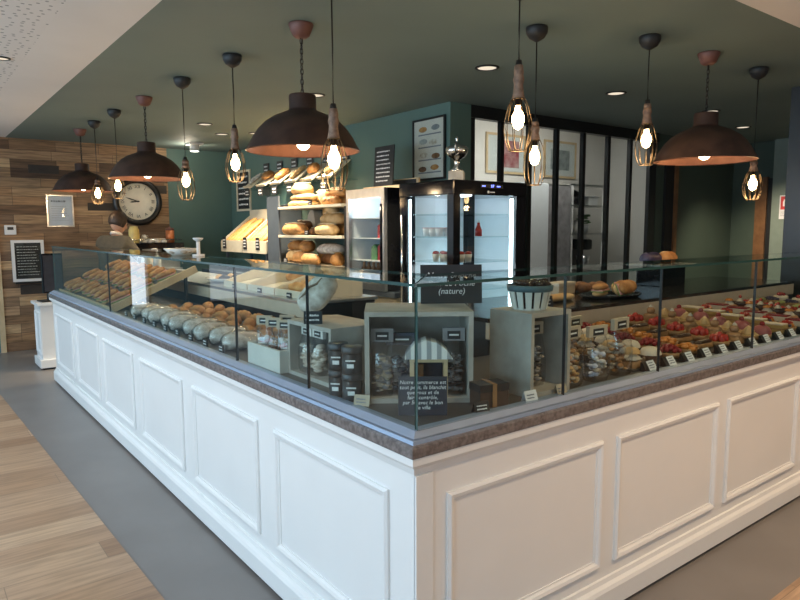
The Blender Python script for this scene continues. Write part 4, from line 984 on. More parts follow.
# ------------------------------------------------------------------ kitchen behind the partition
t = wall_frame('picture', 'framed dark red print on the white kitchen wall', 'picture', (5.10, 4.497, 2.43), 0.72, 0.50, 0.03, 'pine', 'paper')
MB().box(-0.16, 0.24, -0.0105, -0.009, -0.17, 0.17).build('print', 'picred', t)
t = wall_frame('picture', 'framed grey print on the white kitchen wall, right of the red one', 'picture', (6.17, 4.497, 2.42), 0.68, 0.50, 0.03, 'pine', 'paper')
MB().box(-0.2, 0.2, -0.0105, -0.009, -0.14, 0.13).build('print', 'picgrey', t)
t = thing('tall_fridge', 'tall plain white fridge behind the partition', 'fridge', (4.60, 3.80, 0))
MB().box(0, 0.50, 0.02, 0.62, 0.05, 2.02).build('cabinet', 'fridge_in', t)
d_ = MB().box(0, 0.50, -0.02, 0.02, 0.06, 2.02, bev=0.006).build('door', 'fridge_in', t)
MB().tube([(0.06, -0.05, 0.9), (0.06, -0.05, 1.3)], 0.01, 6).build('handle', 'steel', d_)
MB().box(0.03, 0.47, 0.04, 0.6, 0, 0.05).build('kick', 'black', t)
t = thing('tall_cupboard', 'grey steel cupboard standing right of the white kitchen fridge', 'cupboard', (5.12, 3.82, 0))
MB().box(0, 0.46, 0.02, 0.6, 0.0, 2.02).build('body', 'steel', t)
MB().box(0.01, 0.45, 0.0, 0.02, 0.05, 2.0).build('door', 'greybag', t)
t = thing('kitchen_shelf', 'two tier steel shelf on the kitchen wall seen through the partition', 'shelf', (5.63, 3.85, 0))
for z_ in (0.9, 1.40, 1.76, 2.02): MB().box(0, 0.70, 0, 0.42, z_, z_+0.02).build('board', 'steel', t)
for x in (0.0, 0.67):
    for y in (0.0, 0.39): MB().box(x, x+0.03, y, y+0.03, 0, 2.04).build('post', 'white_plastic', t)
solo('mixing_bowl', MB().lathe([(0, 0.20), (0.06, 0.20), (0.13, 0.16), (0.18, 0.06), (0.19, 0), (0.18, 0), (0, 0.19)], 24), 'black_gloss', 'black bowl turned upside down on the upper kitchen shelf', 'bowl', (5.86, 4.06, 1.7805))
t = thing('storage_box', 'white storage box on the upper kitchen shelf beside the black bowl', 'box', (6.18, 4.03, 1.7805))
MB().box(-0.10, 0.10, -0.1, 0.1, 0, 0.10, bev=0.004).build('tub', 'white_plastic', t)
MB().box(-0.105, 0.105, -0.105, 0.105, 0.10, 0.12, bev=0.004).build('lid', 'paper', t)
t = thing('potted_plant', 'small green plant on the kitchen shelf below the black bowl', 'plant', (6.12, 4.03, 1.4205))
MB().lathe([(0, 0), (0.05, 0), (0.065, 0.1), (0, 0.1)], 16).build('pot', 'white_plastic', t)
b = MB()
for i in range(26):
    a = rnd.uniform(0, 6.28); q = rnd.uniform(0.3, 1.3)
    b.ball((0.08*math.cos(a)*q*0.8, 0.08*math.sin(a)*q*0.8, 0.15+rnd.uniform(-0.03, 0.09)), 0.03, (1, 1, 0.35), 8, 5)
b.build('foliage', 'plant', t)
for i, x in enumerate((5.78, 5.92)):
    t = thing('kitchen_jar', ('pale jar at the left end of the middle kitchen shelf', 'pale jar beside the plant on the middle kitchen shelf')[i], 'jar', (x, 4.0, 1.4205))
    MB().lathe([(0, 0), (0.05, 0), (0.052, 0.14), (0, 0.14)], 16).build('body', 'cup', t)
    MB().cyl(0, 0, 0.14, 0.165, 0.045, 16).build('lid', 'steel', t)
t = thing('kitchen_stand_mixer', 'black stand mixer on the lower kitchen shelf', 'mixer', (6.05, 4.06, 0.9205))
MB().box(-0.1, 0.1, -0.16, 0.14, 0, 0.04, bev=0.01).build('base', 'black', t)
MB().box(-0.06, 0.06, 0.05, 0.14, 0.04, 0.30, bev=0.01).build('column', 'black', t)
MB().box(-0.07, 0.07, -0.18, 0.15, 0.28, 0.42, bev=0.03).build('head', 'black', t)
MB().lathe([(0, 0.05), (0.06, 0.05), (0.09, 0.20), (0.085, 0.20), (0, 0.06)], 18).xf(T(0, -0.08, 0)).build('bowl', 'steel', t)

# fire notice on the hall column
t = thing('fire_sign', 'red and white fire safety sign on the pale hall column', 'sign', (7.846, 2.25, 1.74), QB)
MB().box(-0.07, 0.07, -0.004, 0, -0.15, 0.15).build('plate', 'paper', t)
MB().box(-0.055, 0.055, -0.006, -0.004, -0.03, 0.135).build('red_panel', 'red', t)
b = MB(); b.box(-0.028, 0.012, -0.0075, -0.006, 0.01, 0.075); b.box(-0.02, 0.004, -0.0075, -0.006, 0.075, 0.095); b.box(0.018, 0.036, -0.0075, -0.006, 0.02, 0.11)
b.build('pictogram', 'paper', t)
scribble(0.1, 0.07, 3, 17, 0.3, 1, -0.0045).xf(T(0, 0, -0.085)).build('lettering', 'inkgrey', t)

# ------------------------------------------------------------------ goods in the showcase
DZ = 0.9025        # top of the display deck
CAMV = Vector((0.6036, 0.7896, 0)).normalized()
DG = -math.atan2(CAMV.x, CAMV.y)     # local +Y points away from the counter corner
def gift_bag(name, label, loc, w, d, h, cont, rz=0, seed=0, film='film', head='kraft', cr=0.0145, n=70, group=None, cmats=None):
    t = thing(name, label, 'bag', loc, rz, group)
    rnd = random.Random(seed); b = MB()
    for i in range(n):
        z = rnd.uniform(cr, h*0.60); k = 1-0.25*(z/h)
        x = rnd.uniform(-1, 1)*(w/2-cr)*k; y = rnd.uniform(-1, 1)*(d/2-cr)*k
        b.ball((x, y, z), cr*rnd.uniform(0.85, 1.1), (rnd.uniform(0.6, 1.3), rnd.uniform(0.6, 1.2), rnd.uniform(0.35, 0.7)), 7, 5, mi=rnd.randrange(len(cmats)) if cmats else 0)
    o = b.build('contents', cmats if cmats else cont, t); o['kind'] = 'stuff'
    b = MB(); rings = []
    for (z, kw, kd) in ((0, 0.92, 0.9), (h*0.12, 1.04, 1.06), (h*0.4, 1.05, 1.05), (h*0.62, 0.98, 0.85), (h*0.78, 0.92, 0.40), (h*0.88, 0.98, 0.16), (h*0.97, 1.0, 0.10)):
        ring = []
        for k in range(16):
            a = 2*PI*k/16; ca, sa = math.cos(a), math.sin(a)
            ex = lambda v: math.copysign(abs(v)**0.6, v)
            ring.append(b.bm.verts.new((ex(ca)*w/2*kw*(1+0.03*rnd.uniform(-1, 1)), ex(sa)*d/2*kd*(1+0.06*rnd.uniform(-1, 1)), z)))
        rings.append(ring)
    for p, q in zip(rings, rings[1:]):
        for k in range(16):
            f = b.bm.faces.new((p[k], p[(k+1) % 16], q[(k+1) % 16], q[k])); f.smooth = True
    b.bm.faces.new(rings[0][::-1])
    b.build('film', film, t)
    hc = MB().box(-w*0.52, w*0.52, -d*0.09-0.002, d*0.09+0.002, h*0.80, h*1.0, bev=0.001).build('header_card', head, t)
    MB().box(-w*0.30, w*0.30, -d*0.09-0.0035, -d*0.09-0.002, h*0.83, h*0.95).build('label', 'ink', hc)
    MB().box(-w*0.22, w*0.22, -d*0.09-0.0045, -d*0.09-0.0035, h*0.88, h*0.905).build('lettering', 'chalk', hc)
    return t
COOK = ['bread', 'bread_pale', 'kraft', 'bread_dark']
gift_bag('biscuit_bag', 'clear bag of pale biscuits with kraft header, left of three by glass', (0.86, 0.125, DZ), 0.105, 0.075, 0.225, 'bread_pale', 0.10, 1, cmats=['bread_pale', 'kraft', 'bread'])
gift_bag('biscuit_bag', 'clear bag of bluish wrapped sweets, middle of three by the glass', (1.02, 0.125, DZ), 0.105, 0.075, 0.215, 'greybag', -0.05, 2, cmats=['paper_blue', 'greybag', 'kraft', 'cup'])
gift_bag('biscuit_bag', 'clear bag of brown biscuits beside the first small tarts', (1.18, 0.13, DZ), 0.11, 0.08, 0.23, 'bread', 0.08, 3, cmats=['bread', 'bread_dark', 'kraft'])
gift_bag('biscuit_bag', 'clear biscuit bag standing in second row beside the whitewashed crate', (0.90, 0.30, DZ), 0.105, 0.075, 0.235, 'bread_pale', 0.0, 4, cmats=COOK)
gift_bag('biscuit_bag', 'clear biscuit bag standing in second row behind the brown biscuits', (1.13, 0.32, DZ), 0.105, 0.075, 0.22, 'bread_pale', 0.1, 5, cmats=COOK)

def crate(name, label, loc, rz, w, d, h, th=0.016, m='crate', back=True):
    """open fronted box; opening faces local -Y; origin at front centre bottom"""
    t = thing(name, label, 'crate', loc, rz)
    MB().box(-w/2, w/2, 0, d, 0, th).build('bottom', m, t)
    MB().box(-w/2, w/2, 0, d, h-th, h).build('top', m, t)
    MB().box(-w/2, -w/2+th, 0, d, th, h-th).build('side', m, t)
    MB().box(w/2-th, w/2, 0, d, th, h-th).build('side', m, t)
    if back: MB().box(-w/2+th, w/2-th, d-th, d, th, h-th).build('back', m, t)
    return t
# crate right of the corner
crate('wooden_crate', 'whitewashed wooden crate right of corner with the slatted basket on top', (0.70, 0.085, DZ), 0, 0.215, 0.20, 0.30)
gift_bag('biscuit_bag', 'dark bag of grey sweets standing inside the right-hand whitewashed crate', (0.71, 0.18, DZ+0.0165), 0.095, 0.065, 0.235, 'greybag', 0.0, 6, cmats=['greybag', 'tinlid', 'kraft'])
t = thing('slatted_basket', 'white slatted basket with teal rim standing on the whitewashed crate', 'basket', (0.70, 0.19, DZ+0.30))
MB().lathe([(0, 0), (0.060, 0), (0.060, 0.006), (0, 0.006)], 24).build('base', 'whitebox', t)
for k in range(14):
    a = 2*PI*k/14
    MB().prism([(-0.0095, 0), (0.0095, 0), (0.0125, 0.075), (-0.0125, 0.075)], -0.002, 0.002, 'Y').xf(RZ(a) @ T(0, -0.060, 0.002) @ RX(0.22)).build('slat', 'whitebox', t)
MB().lathe([(0.076, 0.066), (0.082, 0.068), (0.085, 0.088), (0.081, 0.090), (0.077, 0.075)], 28, closed=True).build('rim_band', 'teal_band', t)
MB().lathe([(0, 0.006), (0.052, 0.006), (0.072, 0.085), (0, 0.088)], 24).build('filling', 'choco', t)
b = MB(); rnd = random.Random(3)
for i in range(26):
    a = rnd.uniform(0, 6.28); r_ = 0.062*math.sqrt(rnd.random()); b.ball((r_*math.cos(a), r_*math.sin(a), 0.09+rnd.uniform(0, 0.012)), 0.014, (1, 1, 0.7), 8, 6)
o = b.build('chocolates', 'choco', t); o['kind'] = 'stuff'
# corner crate, turned to face the corner
cw, cd, ch_ = 0.37, 0.28, 0.315
CC = Vector((0.255, 0.285, DZ))
crate('wooden_crate', 'grey wooden crate at the glass corner with the dark chalk sign on top', CC, DG+0.03, cw, cd, ch_)
def cp(lx, ly, z=0.0):
    c, s_ = math.cos(DG+0.03), math.sin(DG+0.03); return (CC.x+c*lx-s_*ly, CC.y+s_*lx+c*ly, DZ+z)
gift_bag('paper_bag', 'navy bag standing inside the corner crate left of the little house', cp(-0.055, 0.085, 0.0165), 0.11, 0.06, 0.215, 'navybag', DG, 7, film='film', head='navybag', cmats=['navybag', 'slate_blue', 'greybag'])
gift_bag('paper_bag', 'grey bag at the left end inside the corner crate', cp(-0.125, 0.055, 0.0165), 0.075, 0.05, 0.235, 'greybag', DG, 8, head='greybag', cmats=['greybag', 'kraft'])
gift_bag('paper_bag', 'grey bag with dark label at the right end inside the corner crate', cp(0.125, 0.065, 0.0165), 0.075, 0.055, 0.235, 'greybag', DG, 9, head='greybag', cmats=['greybag', 'tinlid'])
t = thing('wooden_house', 'little wooden house with striped roof in the corner crate', 'ornament', cp(0.035, 0.05, 0.0165), DG)
for s_ in (-1, 1):
    for y in (-0.03, 0.03): MB().box(s_*0.058-0.007, s_*0.058+0.007, y-0.006, y+0.006, 0, 0.125).build('leg', 'pine', t)
MB().box(-0.066, 0.066, -0.038, 0.038, 0.122, 0.134).build('lintel', 'pine', t)
MB().box(-0.05, 0.05, 0.02, 0.026, 0, 0.122).build('back_panel', 'slate_blue', t)
MB().box(-0.05, -0.018, -0.015, 0.0, 0.0, 0.11).build('door', 'oak', t)
MB().prism([(-0.082, 0.134), (0.082, 0.134), (0.062, 0.165), (0.03, 0.19), (-0.01, 0.20), (-0.05, 0.185), (-0.075, 0.155)], -0.045, 0.045, 'Y').build('roof', 'stripe', t)
# chalk sign on top of the corner crate
t = thing('chalk_sign', 'long dark chalk sign leaning on top of the corner crate', 'sign', cp(0.135, 0.235, ch_+0.0005), DG+0.05)
A = RX(-0.12)
MB().box(-0.115, 0.115, -0.004, 0.004, 0, 0.145).xf(A).build('board', 'slate', t)
for s_ in (-1, 1): MB().box(s_*0.08-0.006, s_*0.08+0.006, 0.0, 0.06, 0, 0.006).build('foot', 'crate', t)
text('lettering', 'Notre Brioche\nPain de Poche\n(nature)', 0.031, 'chalk', t, A @ T(0, -0.0048, 0.075) @ FACE_MY, shear=0.2, spacing=0.95)
# slate with white handwriting at the very corner
t = thing('chalk_slate', 'navy slate with six lines of white handwriting standing in glass corner', 'sign', (0.172, 0.165, DZ), DG)
A = RX(-0.05)
MB().box(-0.078, 0.078, -0.003, 0.003, 0, 0.125).xf(A).build('board', 'slate_blue', t)
MB().box(-0.03, 0.03, 0.0, 0.035, 0, 0.005).build('foot', 'slate_blue', t)
text('lettering', 'Notre commerce est\ntout petit, ils blanchit\nque vous et de\nfaire contrôle,\npar 50 avec le bon\nde ville', 0.0172, 'chalk', t, A @ T(0, -0.0036, 0.066) @ FACE_MY, shear=0.15, spacing=0.95)
t = thing('chocolate_box', 'dark brown gift box between the slate and the whitewashed crate', 'box', (0.43, 0.125, DZ), -0.25)
MB().box(-0.055, 0.055, -0.035, 0.035, 0, 0.075, bev=0.002).build('carton', 'brownbox', t)
MB().box(-0.057, 0.057, -0.037, 0.037, 0.052, 0.078, bev=0.002).build('lid', 'ink', t)
MB().box(-0.008, 0.008, -0.0385, 0.0385, 0, 0.0795).build('ribbon', 'coffee', t)
# crate with the floury loaf
crate('wooden_crate', 'pale wooden crate left of the corner carrying the big floury loaf', (0.125, 0.815, DZ), QB, 0.34, 0.24, 0.225, m='crate')
t = thing('floury_loaf', 'big white floured loaf propped up on the crate left of the corner', 'bread', (0.195, 0.945, DZ+0.2255), DG, rot=(0, 0, DG))
MB().loaf(0.20, 0.125, 0.10, 0.035, 5, taper=2.0).xf(T(0, 0.0, 0.03) @ RY(-0.78) @ RX(0.9) @ T(0.088, 0, -0.01)).build('crust', 'bread_flour', t)
b = MB()
b.tube([(0.025, 0.012, 0.084), (0.06, 0.002, 0.098), (0.09, 0.009, 0.101), (0.12, -0.006, 0.098), (0.15, 0.004, 0.085)], 0.005, 6)
b.xf(T(0, 0.0, 0.03) @ RY(-0.78) @ RX(0.9) @ T(0.0, 0, -0.01)).build('slash', 'groove', t)
price_tag((0.14, 0.80, DZ+0.2255), 0.072, 0.05, 'black price tag standing on the crate beside the floury loaf', DG, None, 33)
for i, (x, y) in enumerate(((0.175, 0.905), (0.175, 0.815))):
    gift_bag('meringue_bag', ('clear bag of cream meringue balls at far end of the pale crate', 'clear bag of cream meringue balls in the middle of pale crate')[i], (x, y, DZ+0.0165), 0.078, 0.066, 0.185, 'cream_w', QB, 40+i, cr=0.019, n=40, head='cup')
gift_bag('paper_bag', 'grey bag at the right end inside the pale crate behind tins', (0.20, 0.715, DZ+0.0165), 0.075, 0.06, 0.185, 'greybag', QB, 44, head='greybag', cmats=['greybag', 'pinkpack', 'kraft'])
# four dark tins
def tin(loc, label, rz=0):
    t = thing('tin', label, 'tin', loc, rz, 'dark tins stacked beside the pale crate')
    MB().lathe([(0, 0), (0.034, 0), (0.0355, 0.004), (0.0355, 0.072), (0, 0.072)], 26).build('body', 'tin', t)
    MB().lathe([(0, 0.072), (0.037, 0.072), (0.0375, 0.076), (0.0375, 0.092), (0.035, 0.095), (0, 0.095)], 26).build('lid', 'tinlid', t)
    b = MB(); b.box(-0.012, 0.012, -0.0368, -0.0352, 0.022, 0.036); b.box(-0.017, 0.017, -0.0364, -0.0352, 0.045, 0.050); b.build('label', 'chalk', t)
    return t
tin((0.10, 0.555, DZ), 'lower dark tin of the left stack beside the pale crate', -0.9)
tin((0.10, 0.555, DZ+0.0955), 'upper dark tin of the left stack beside the pale crate', -0.8)
tin((0.105, 0.472, DZ), 'lower dark tin of the stack nearest the glass corner', -0.7)
tin((0.105, 0.472, DZ+0.0955), 'upper dark tin of the stack nearest the glass corner', -0.75)
# white planter box with gift bags
t = thing('planter_box', 'low white wooden box holding bags of sweets near the glass', 'box', (0.085, 0.985, DZ))
BX, BY = 0.20, 0.31
for x0, x1, y0, y1 in ((0, BX, 0, 0.014), (0, BX, BY-0.014, BY), (0, 0.014, 0.014, BY-0.014), (BX-0.014, BX, 0.014, BY-0.014)):
    MB().box(x0, x1, y0, y1, 0.0, 0.095, bev=0.002).build('side', 'whitebox', t)
MB().box(0.014, BX-0.014, 0.014, BY-0.014, 0, 0.012).build('bottom', 'whitebox', t)
for i, (x, y, mm, lb) in enumerate(((0.06, 0.255, ['pinkpack', 'cup', 'paper_blue'], 'pink sweets bag at the far end of the white planter box'), (0.06, 0.165, ['bread_dark', 'bread', 'pinkpack'], 'brown sweets bag in the middle of the white planter box'), (0.065, 0.07, ['cup', 'kraft', 'pinkpack'], 'pale sweets bag at near corner of the white planter box'), (0.145, 0.08, ['bread', 'kraft', 'bread_pale'], 'biscuit bag at the right back corner of white planter box'), (0.145, 0.20, ['kraft', 'bread_pale', 'bread'], 'biscuit bag at the left back corner of white planter box'))):
    gift_bag('sweets_bag', lb, (0.085+x, 0.985+y, DZ+0.0125), 0.07, 0.058, 0.20, 'bread', -0.9, 60+i, cmats=mm, n=36, cr=0.015)
gift_bag('sweets_bag', 'biscuit bag lying low between white planter box and pale crate', (0.36, 1.10, DZ), 0.10, 0.08, 0.21, 'bread', -0.6, 66, cmats=COOK)
# small tent cards at the foot of the glass
def tent(loc, rz, label, w=0.055, h=0.036, m='kraft', seed=0, group=None, ink='inkgrey'):
    t = thing('tent_card', label, 'price card', loc, rz, group)
    MB().prism([(-0.014, 0), (-0.0125, 0), (0.0, h-0.002), (0.0125, 0), (0.014, 0), (0.0006, h), (-0.0006, h)], -w/2, w/2, 'X').build('card', m, t)
    a = math.atan2(0.0134, h)
    b = scribble(w*0.7, h*0.6, 2, seed, 0.42, 1, 0.0); b.xf(T(0, -0.0078, h*0.47) @ RX(-a)); b.build('lettering', ink, t)
    return t
tent((0.088, 0.385, DZ), -0.9, 'kraft tent card left of the chalk slate at the glass', seed=1)
tent((0.345, 0.078, DZ), -0.2, 'black tent card right of the chalk slate at the glass', m='slate', seed=2, ink='chalk')
tent((0.575, 0.072, DZ), -0.1, 'tent card before the left side of the whitewashed crate', m='paper', seed=3)
tent((0.735, 0.07, DZ), 0.05, 'tent card at the open front of the whitewashed crate', m='kraft', seed=4)

# ------------------------------------------------------------------ pastries: one product per column, five rows deep
def pastry(name, label, group, mbs):
    t = thing(name, label, 'pastry', (0, 0, -5), 0, group); t.scale = (1.22, 1.12, 1.15)
    for nme, b, m in mbs: b.build(nme, m, t)
    return t
def shell(r=0.046, h=0.024): return MB().lathe([(0, 0), (r*0.86, 0), (r, h), (r*0.93, h), (r*0.86, h*0.75), (0, h*0.75)], 24, flute=12, famp=0.025)
def cluster(r, n, br, z, seed, h=0.02, sc=(1, 1, 1)):
    rnd = random.Random(seed); b = MB()
    for i in range(n):
        a = 2.4*i; q = r*math.sqrt((i+0.5)/n); b.ball((q*math.cos(a), q*math.sin(a), z+h*(1-(q/r)**2)+rnd.uniform(-0.002, 0.002)), br, sc, 9, 6)
    return b
def dome(r, h, z): return MB().lathe([(r, z), (r*0.96, z+h*0.35), (r*0.75, z+h*0.75), (r*0.35, z+h*0.97), (0, z+h)], 20)
def swirl(r, h, z):
    return MB().lathe([(0, z), (r, z), (r*1.02, z+h*0.12), (r*0.78, z+h*0.28), (r*0.82, z+h*0.36), (r*0.55, z+h*0.56), (r*0.57, z+h*0.62), (r*0.22, z+h*0.86), (0, z+h)], 18, flute=6, famp=0.08)
def eclair(L, W, H): return MB().loaf(L, W, H, 0.01, 2, taper=5)
def strawhalf(n, r, z, seed):
    b = MB(); rnd = random.Random(seed)
    for i in range(n):
        a = 2*PI*i/n; b.ball((r*math.cos(a), r*math.sin(a), z+0.012), 0.014, (0.9, 0.9, 1.35), 9, 7)
    b.ball((0, 0, z+0.022), 0.015, (1, 1, 1.35), 9, 7); return b
def slab(w, d, layers):
    out = []; z = 0
    for nme, h, m in layers:
        b = MB(); b.box(-w/2, w/2, -d/2, d/2, z, z+h, bev=0.0015); out.append((nme, b, m)); z += h
    return out
RB = 0.050
protos = [
 ('cream_puff', 'round cream puff', [('base', dome(0.044, 0.035, 0.0), 'pastry'), ('cream', swirl(0.038, 0.028, 0.028), 'cream_w'), ('cap', dome(0.034, 0.022, 0.050), 'bread_pale')]),
 ('meringue_cake', 'white meringue topped chocolate cake', [('base', MB().cyl(0, 0, 0, 0.03, 0.043, 22), 'choco'), ('meringue', dome(0.041, 0.030, 0.029), 'cream_w')]),
 ('berry_tart', 'small tart heaped with dark red berries', [('shell', shell(), 'shell'), ('berries', cluster(0.038, 20, 0.0095, 0.026, 1), 'berry')]),
 ('apricot_tart', 'small glossy orange apricot tart', [('shell', shell(), 'shell'), ('apricots', cluster(0.034, 8, 0.017, 0.022, 2, 0.012, (1, 1, 0.6)), 'apricot')]),
 ('chocolate_eclair', 'chocolate glazed eclair', [('choux', eclair(0.125, 0.042, 0.036), 'pastry'), ('glaze', eclair(0.112, 0.034, 0.018).xf(T(0, 0, 0.024)), 'choco')]),
 ('strawberry_tart', 'small tart with upright whole strawberries', [('shell', shell(), 'shell'), ('custard', MB().cyl(0, 0, 0.016, 0.024, 0.04, 20), 'lemon'), ('strawberries', strawhalf(6, 0.026, 0.022, 3), 'straw')]),
 ('coffee_religieuse', 'two tiered coffee glazed choux bun', [('choux', dome(0.042, 0.042, 0.0), 'pastry'), ('glaze', dome(0.034, 0.016, 0.034), 'coffee'), ('top_choux', MB().ball((0, 0, 0.062), 0.02, (1, 1, 0.9)), 'coffee'), ('cream', swirl(0.01, 0.014, 0.079), 'cream_w')]),
 ('lemon_meringue_tart', 'lemon tart with a browned meringue swirl', [('shell', shell(), 'shell'), ('lemon_cream', MB().cyl(0, 0, 0.016, 0.026, 0.041, 20), 'lemon'), ('meringue', swirl(0.03, 0.04, 0.026), 'bread_pale')]),
 ('raspberry_cake', 'pink raspberry mousse cake with a berry on top', [('sponge', MB().cyl(0, 0, 0, 0.014, 0.043, 22), 'bread_pale'), ('mousse', dome(0.042, 0.042, 0.013), 'pink'), ('berry', MB().ball((0, 0, 0.06), 0.012), 'berry')]),
 ('custard_slice', 'layered custard slice with iced top', slab(0.058, 0.10, [('pastry_layer', 0.008, 'pastry'), ('custard', 0.016, 'lemon'), ('pastry_layer', 0.007, 'pastry'), ('custard', 0.016, 'lemon'), ('icing', 0.006, 'cream_w')])),
 ('fruit_tart', 'mixed fruit tart with orange, red and dark berries', [('shell', shell(), 'shell'), ('apricots', cluster(0.034, 5, 0.014, 0.024, 4, 0.008), 'apricot'), ('berries', cluster(0.028, 7, 0.010, 0.034, 5, 0.01), 'straw'), ('blueberries', cluster(0.036, 6, 0.008, 0.030, 6, 0.01).xf(RZ(0.8)), 'blueberry')]),
 ('red_slice', 'red glazed mousse slice on dark sponge', slab(0.058, 0.10, [('sponge', 0.014, 'choco'), ('mousse', 0.026, 'cream_w'), ('glaze', 0.008, 'berry')])),
 ('caramel_puff', 'caramel puff ring with whipped cream', [('ring', MB().tube([(0.031*math.cos(2*PI*k/18), 0.031*math.sin(2*PI*k/18), 0.018) for k in range(18)], 0.017, 9, close=True), 'pastry'), ('cream', swirl(0.03, 0.03, 0.03), 'cream_w'), ('topping', dome(0.022, 0.014, 0.055), 'apricot')]),
 ('chocolate_cake', 'round dark chocolate cake with cream dot', [('cake', MB().lathe([(0, 0), (0.043, 0), (0.044, 0.036), (0.04, 0.041), (0, 0.041)], 22), 'choco'), ('cream', swirl(0.017, 0.022, 0.041), 'cream_w'), ('cherry', MB().ball((0, 0, 0.068), 0.009), 'straw')]),
 ('raspberry_tart', 'wide tart ringed with bright raspberries and cream', [('shell', shell(0.05), 'shell'), ('cream', swirl(0.022, 0.03, 0.02), 'cream_w'), ('raspberries', MB(), 'straw')]),
 ('pistachio_eclair', 'green pistachio glazed eclair', [('choux', eclair(0.125, 0.042, 0.036), 'pastry'), ('glaze', eclair(0.112, 0.034, 0.018).xf(T(0, 0, 0.024)), 'pistachio')]),
 ('blueberry_tart', 'small tart filled with dark blueberries', [('shell', shell(), 'shell'), ('blueberries', cluster(0.037, 24, 0.008, 0.025, 8, 0.012), 'blueberry')]),
 ('cherry_cake', 'pale cream cake topped with red cherries', [('cake', MB().lathe([(0, 0), (0.043, 0), (0.043, 0.034), (0.039, 0.040), (0, 0.040)], 22), 'cream_w'), ('cherries', cluster(0.024, 5, 0.011, 0.046, 9, 0.004), 'berry')]),
]
for k in range(9): protos[14][2][2][1].ball((0.037*math.cos(2*PI*k/9), 0.037*math.sin(2*PI*k/9), 0.028), 0.0105, (1, 1, 1.1), 9, 6)
rnd = random.Random(11)
XS0, STEP = 1.33, 0.152
for i, (nm_, desc, mbs) in enumerate(protos):
    x0 = XS0+STEP*i
    proto = pastry(nm_, desc+' in the pastry display', nm_.replace('_', ' ')+'s in the pastry display', mbs)
    flat = nm_.endswith('eclair')
    first = True
    rows = 5
    for r in range(rows):
        y = 0.165+0.118*r if not flat else 0.17+0.118*r
        for q in (-0.0,):
            x = x0+0.012*((r % 2)*2-1)+rnd.uniform(-0.004, 0.004); rz = rnd.uniform(-0.25, 0.25) if not nm_.endswith('slice') and not flat else rnd.uniform(-0.06, 0.06)
            z = DZ+0.0065+0.012*r
            if first: proto.location = (x, y, z); proto.rotation_euler = (0, 0, rz); first = False
            else: dup(proto, (x, y, z), rz)
# stepped trays the pastries stand on
for r in range(5):
    y = 0.165+0.118*r
    t = solo('pastry_tray', MB().box(0, STEP*18, -0.057, 0.057, 0, 0.006+0.012*r), 'deck', 'long dark display step under the pastries, %s row from the glass' % nth[r], 'tray', (XS0-0.075, y, DZ))
# price tags along the glass
for i, (nm_, desc, mbs) in enumerate(protos):
    x = XS0+STEP*i
    t = thing('price_card', 'small white price card on a black wedge before the %ss' % nm_.replace('_', ' '), 'price card', (x, 0.085, DZ), 0.0)
    MB().prism([(-0.016, 0), (0.016, 0), (0.016, 0.036), (0.010, 0.040)], -0.040, 0.040, 'X').build('wedge', 'black', t)
    A = T(0.012, -0.0035, 0.021) @ RX(-0.575)
    MB().box(-0.026, 0.026, -0.0016, 0.0, -0.021, 0.021).xf(A).build('card', 'paper', t)
    scribble(0.04, 0.032, 3, 200+i, 0.45, 1, -0.0016).xf(A).build('lettering', 'inkgrey', t)

# ------------------------------------------------------------------ things on the granite worktop
WZ = 1.0755
t = thing('flat_bread', 'long pale flat bread lying on the granite worktop behind basket', 'bread', (1.86, 1.0, WZ), 0.15)
MB().loaf(0.34, 0.09, 0.045, 0.03, 91, taper=3).build('crust', 'bread_pale', t)
tent((1.60, 0.86, WZ), -0.2, 'black tent card on granite worktop beside the flat bread', m='slate', w=0.07, h=0.06, seed=9, ink='chalk')
t = thing('serving_tray', 'black oval tray of cut sandwiches on the granite worktop', 'tray', (2.30, 0.95, WZ), -0.1)
MB().lathe([(0, 0), (0.17, 0), (0.20, 0.018), (0.195, 0.02), (0.165, 0.006), (0, 0.006)], 30).xf(Matrix.Diagonal((1.2, 0.7, 1, 1))).build('dish', 'black_gloss', t)
def sandwich(loc, rot, label, L=0.17, group=None):
    t = thing('filled_roll', label, 'sandwich', loc, 0, group, rot=rot)
    MB().loaf(L, 0.075, 0.03, 0.02, 5, taper=4).build('bottom_half', 'bread_pale', t)
    MB().box(-L*0.44, L*0.44, -0.04, 0.036, 0.024, 0.031, bev=0.003).build('lettuce', 'lettuce', t)
    MB().box(-L*0.43, L*0.43, -0.038, 0.034, 0.031, 0.040, bev=0.003).build('ham', 'ham', t)
    MB().loaf(L, 0.078, 0.042, 0.03, 6, taper=4).xf(T(0, 0, 0.034)).build('top_half', 'bread', t)
    return t
sandwich((2.25, 0.99, WZ+0.008), (0, 0, 0.3), 'cut sandwich lying on the black tray on the granite worktop', 0.16)
sandwich((2.31, 0.90, WZ+0.042), (1.15, 0, 0.1), 'cut sandwich standing on edge at front of the black tray', 0.15)
sandwich((2.43, 0.97, WZ+0.042), (1.2, 0, -0.3), 'cut sandwich standing on edge at right of the black tray', 0.16)
t = thing('card_box', 'small cream card box standing at the back of granite worktop', 'box', (2.22, 1.27, WZ), 0.15)
MB().box(-0.10, 0.10, -0.05, 0.05, 0, 0.07, bev=0.002).build('carton', 'kraft', t)
MB().box(-0.102, 0.102, -0.052, 0.052, 0.055, 0.075, bev=0.002).build('lid', 'cream_w', t)
for i in range(5):
    o = thing('brown_roll', 'small brown roll on granite worktop right of the cream box', 'bread', (2.40+0.085*(i % 3), 1.22+0.09*(i//3), WZ), 0.3*i, 'brown rolls on the granite worktop')
    MB().loaf(0.10, 0.08, 0.065, 0.04, 100+i).build('crust', 'bread_dark', o)
t = thing('bread_stand', 'dark stand with pale tray at back of the granite worktop', 'stand', (3.30, 1.22, WZ))
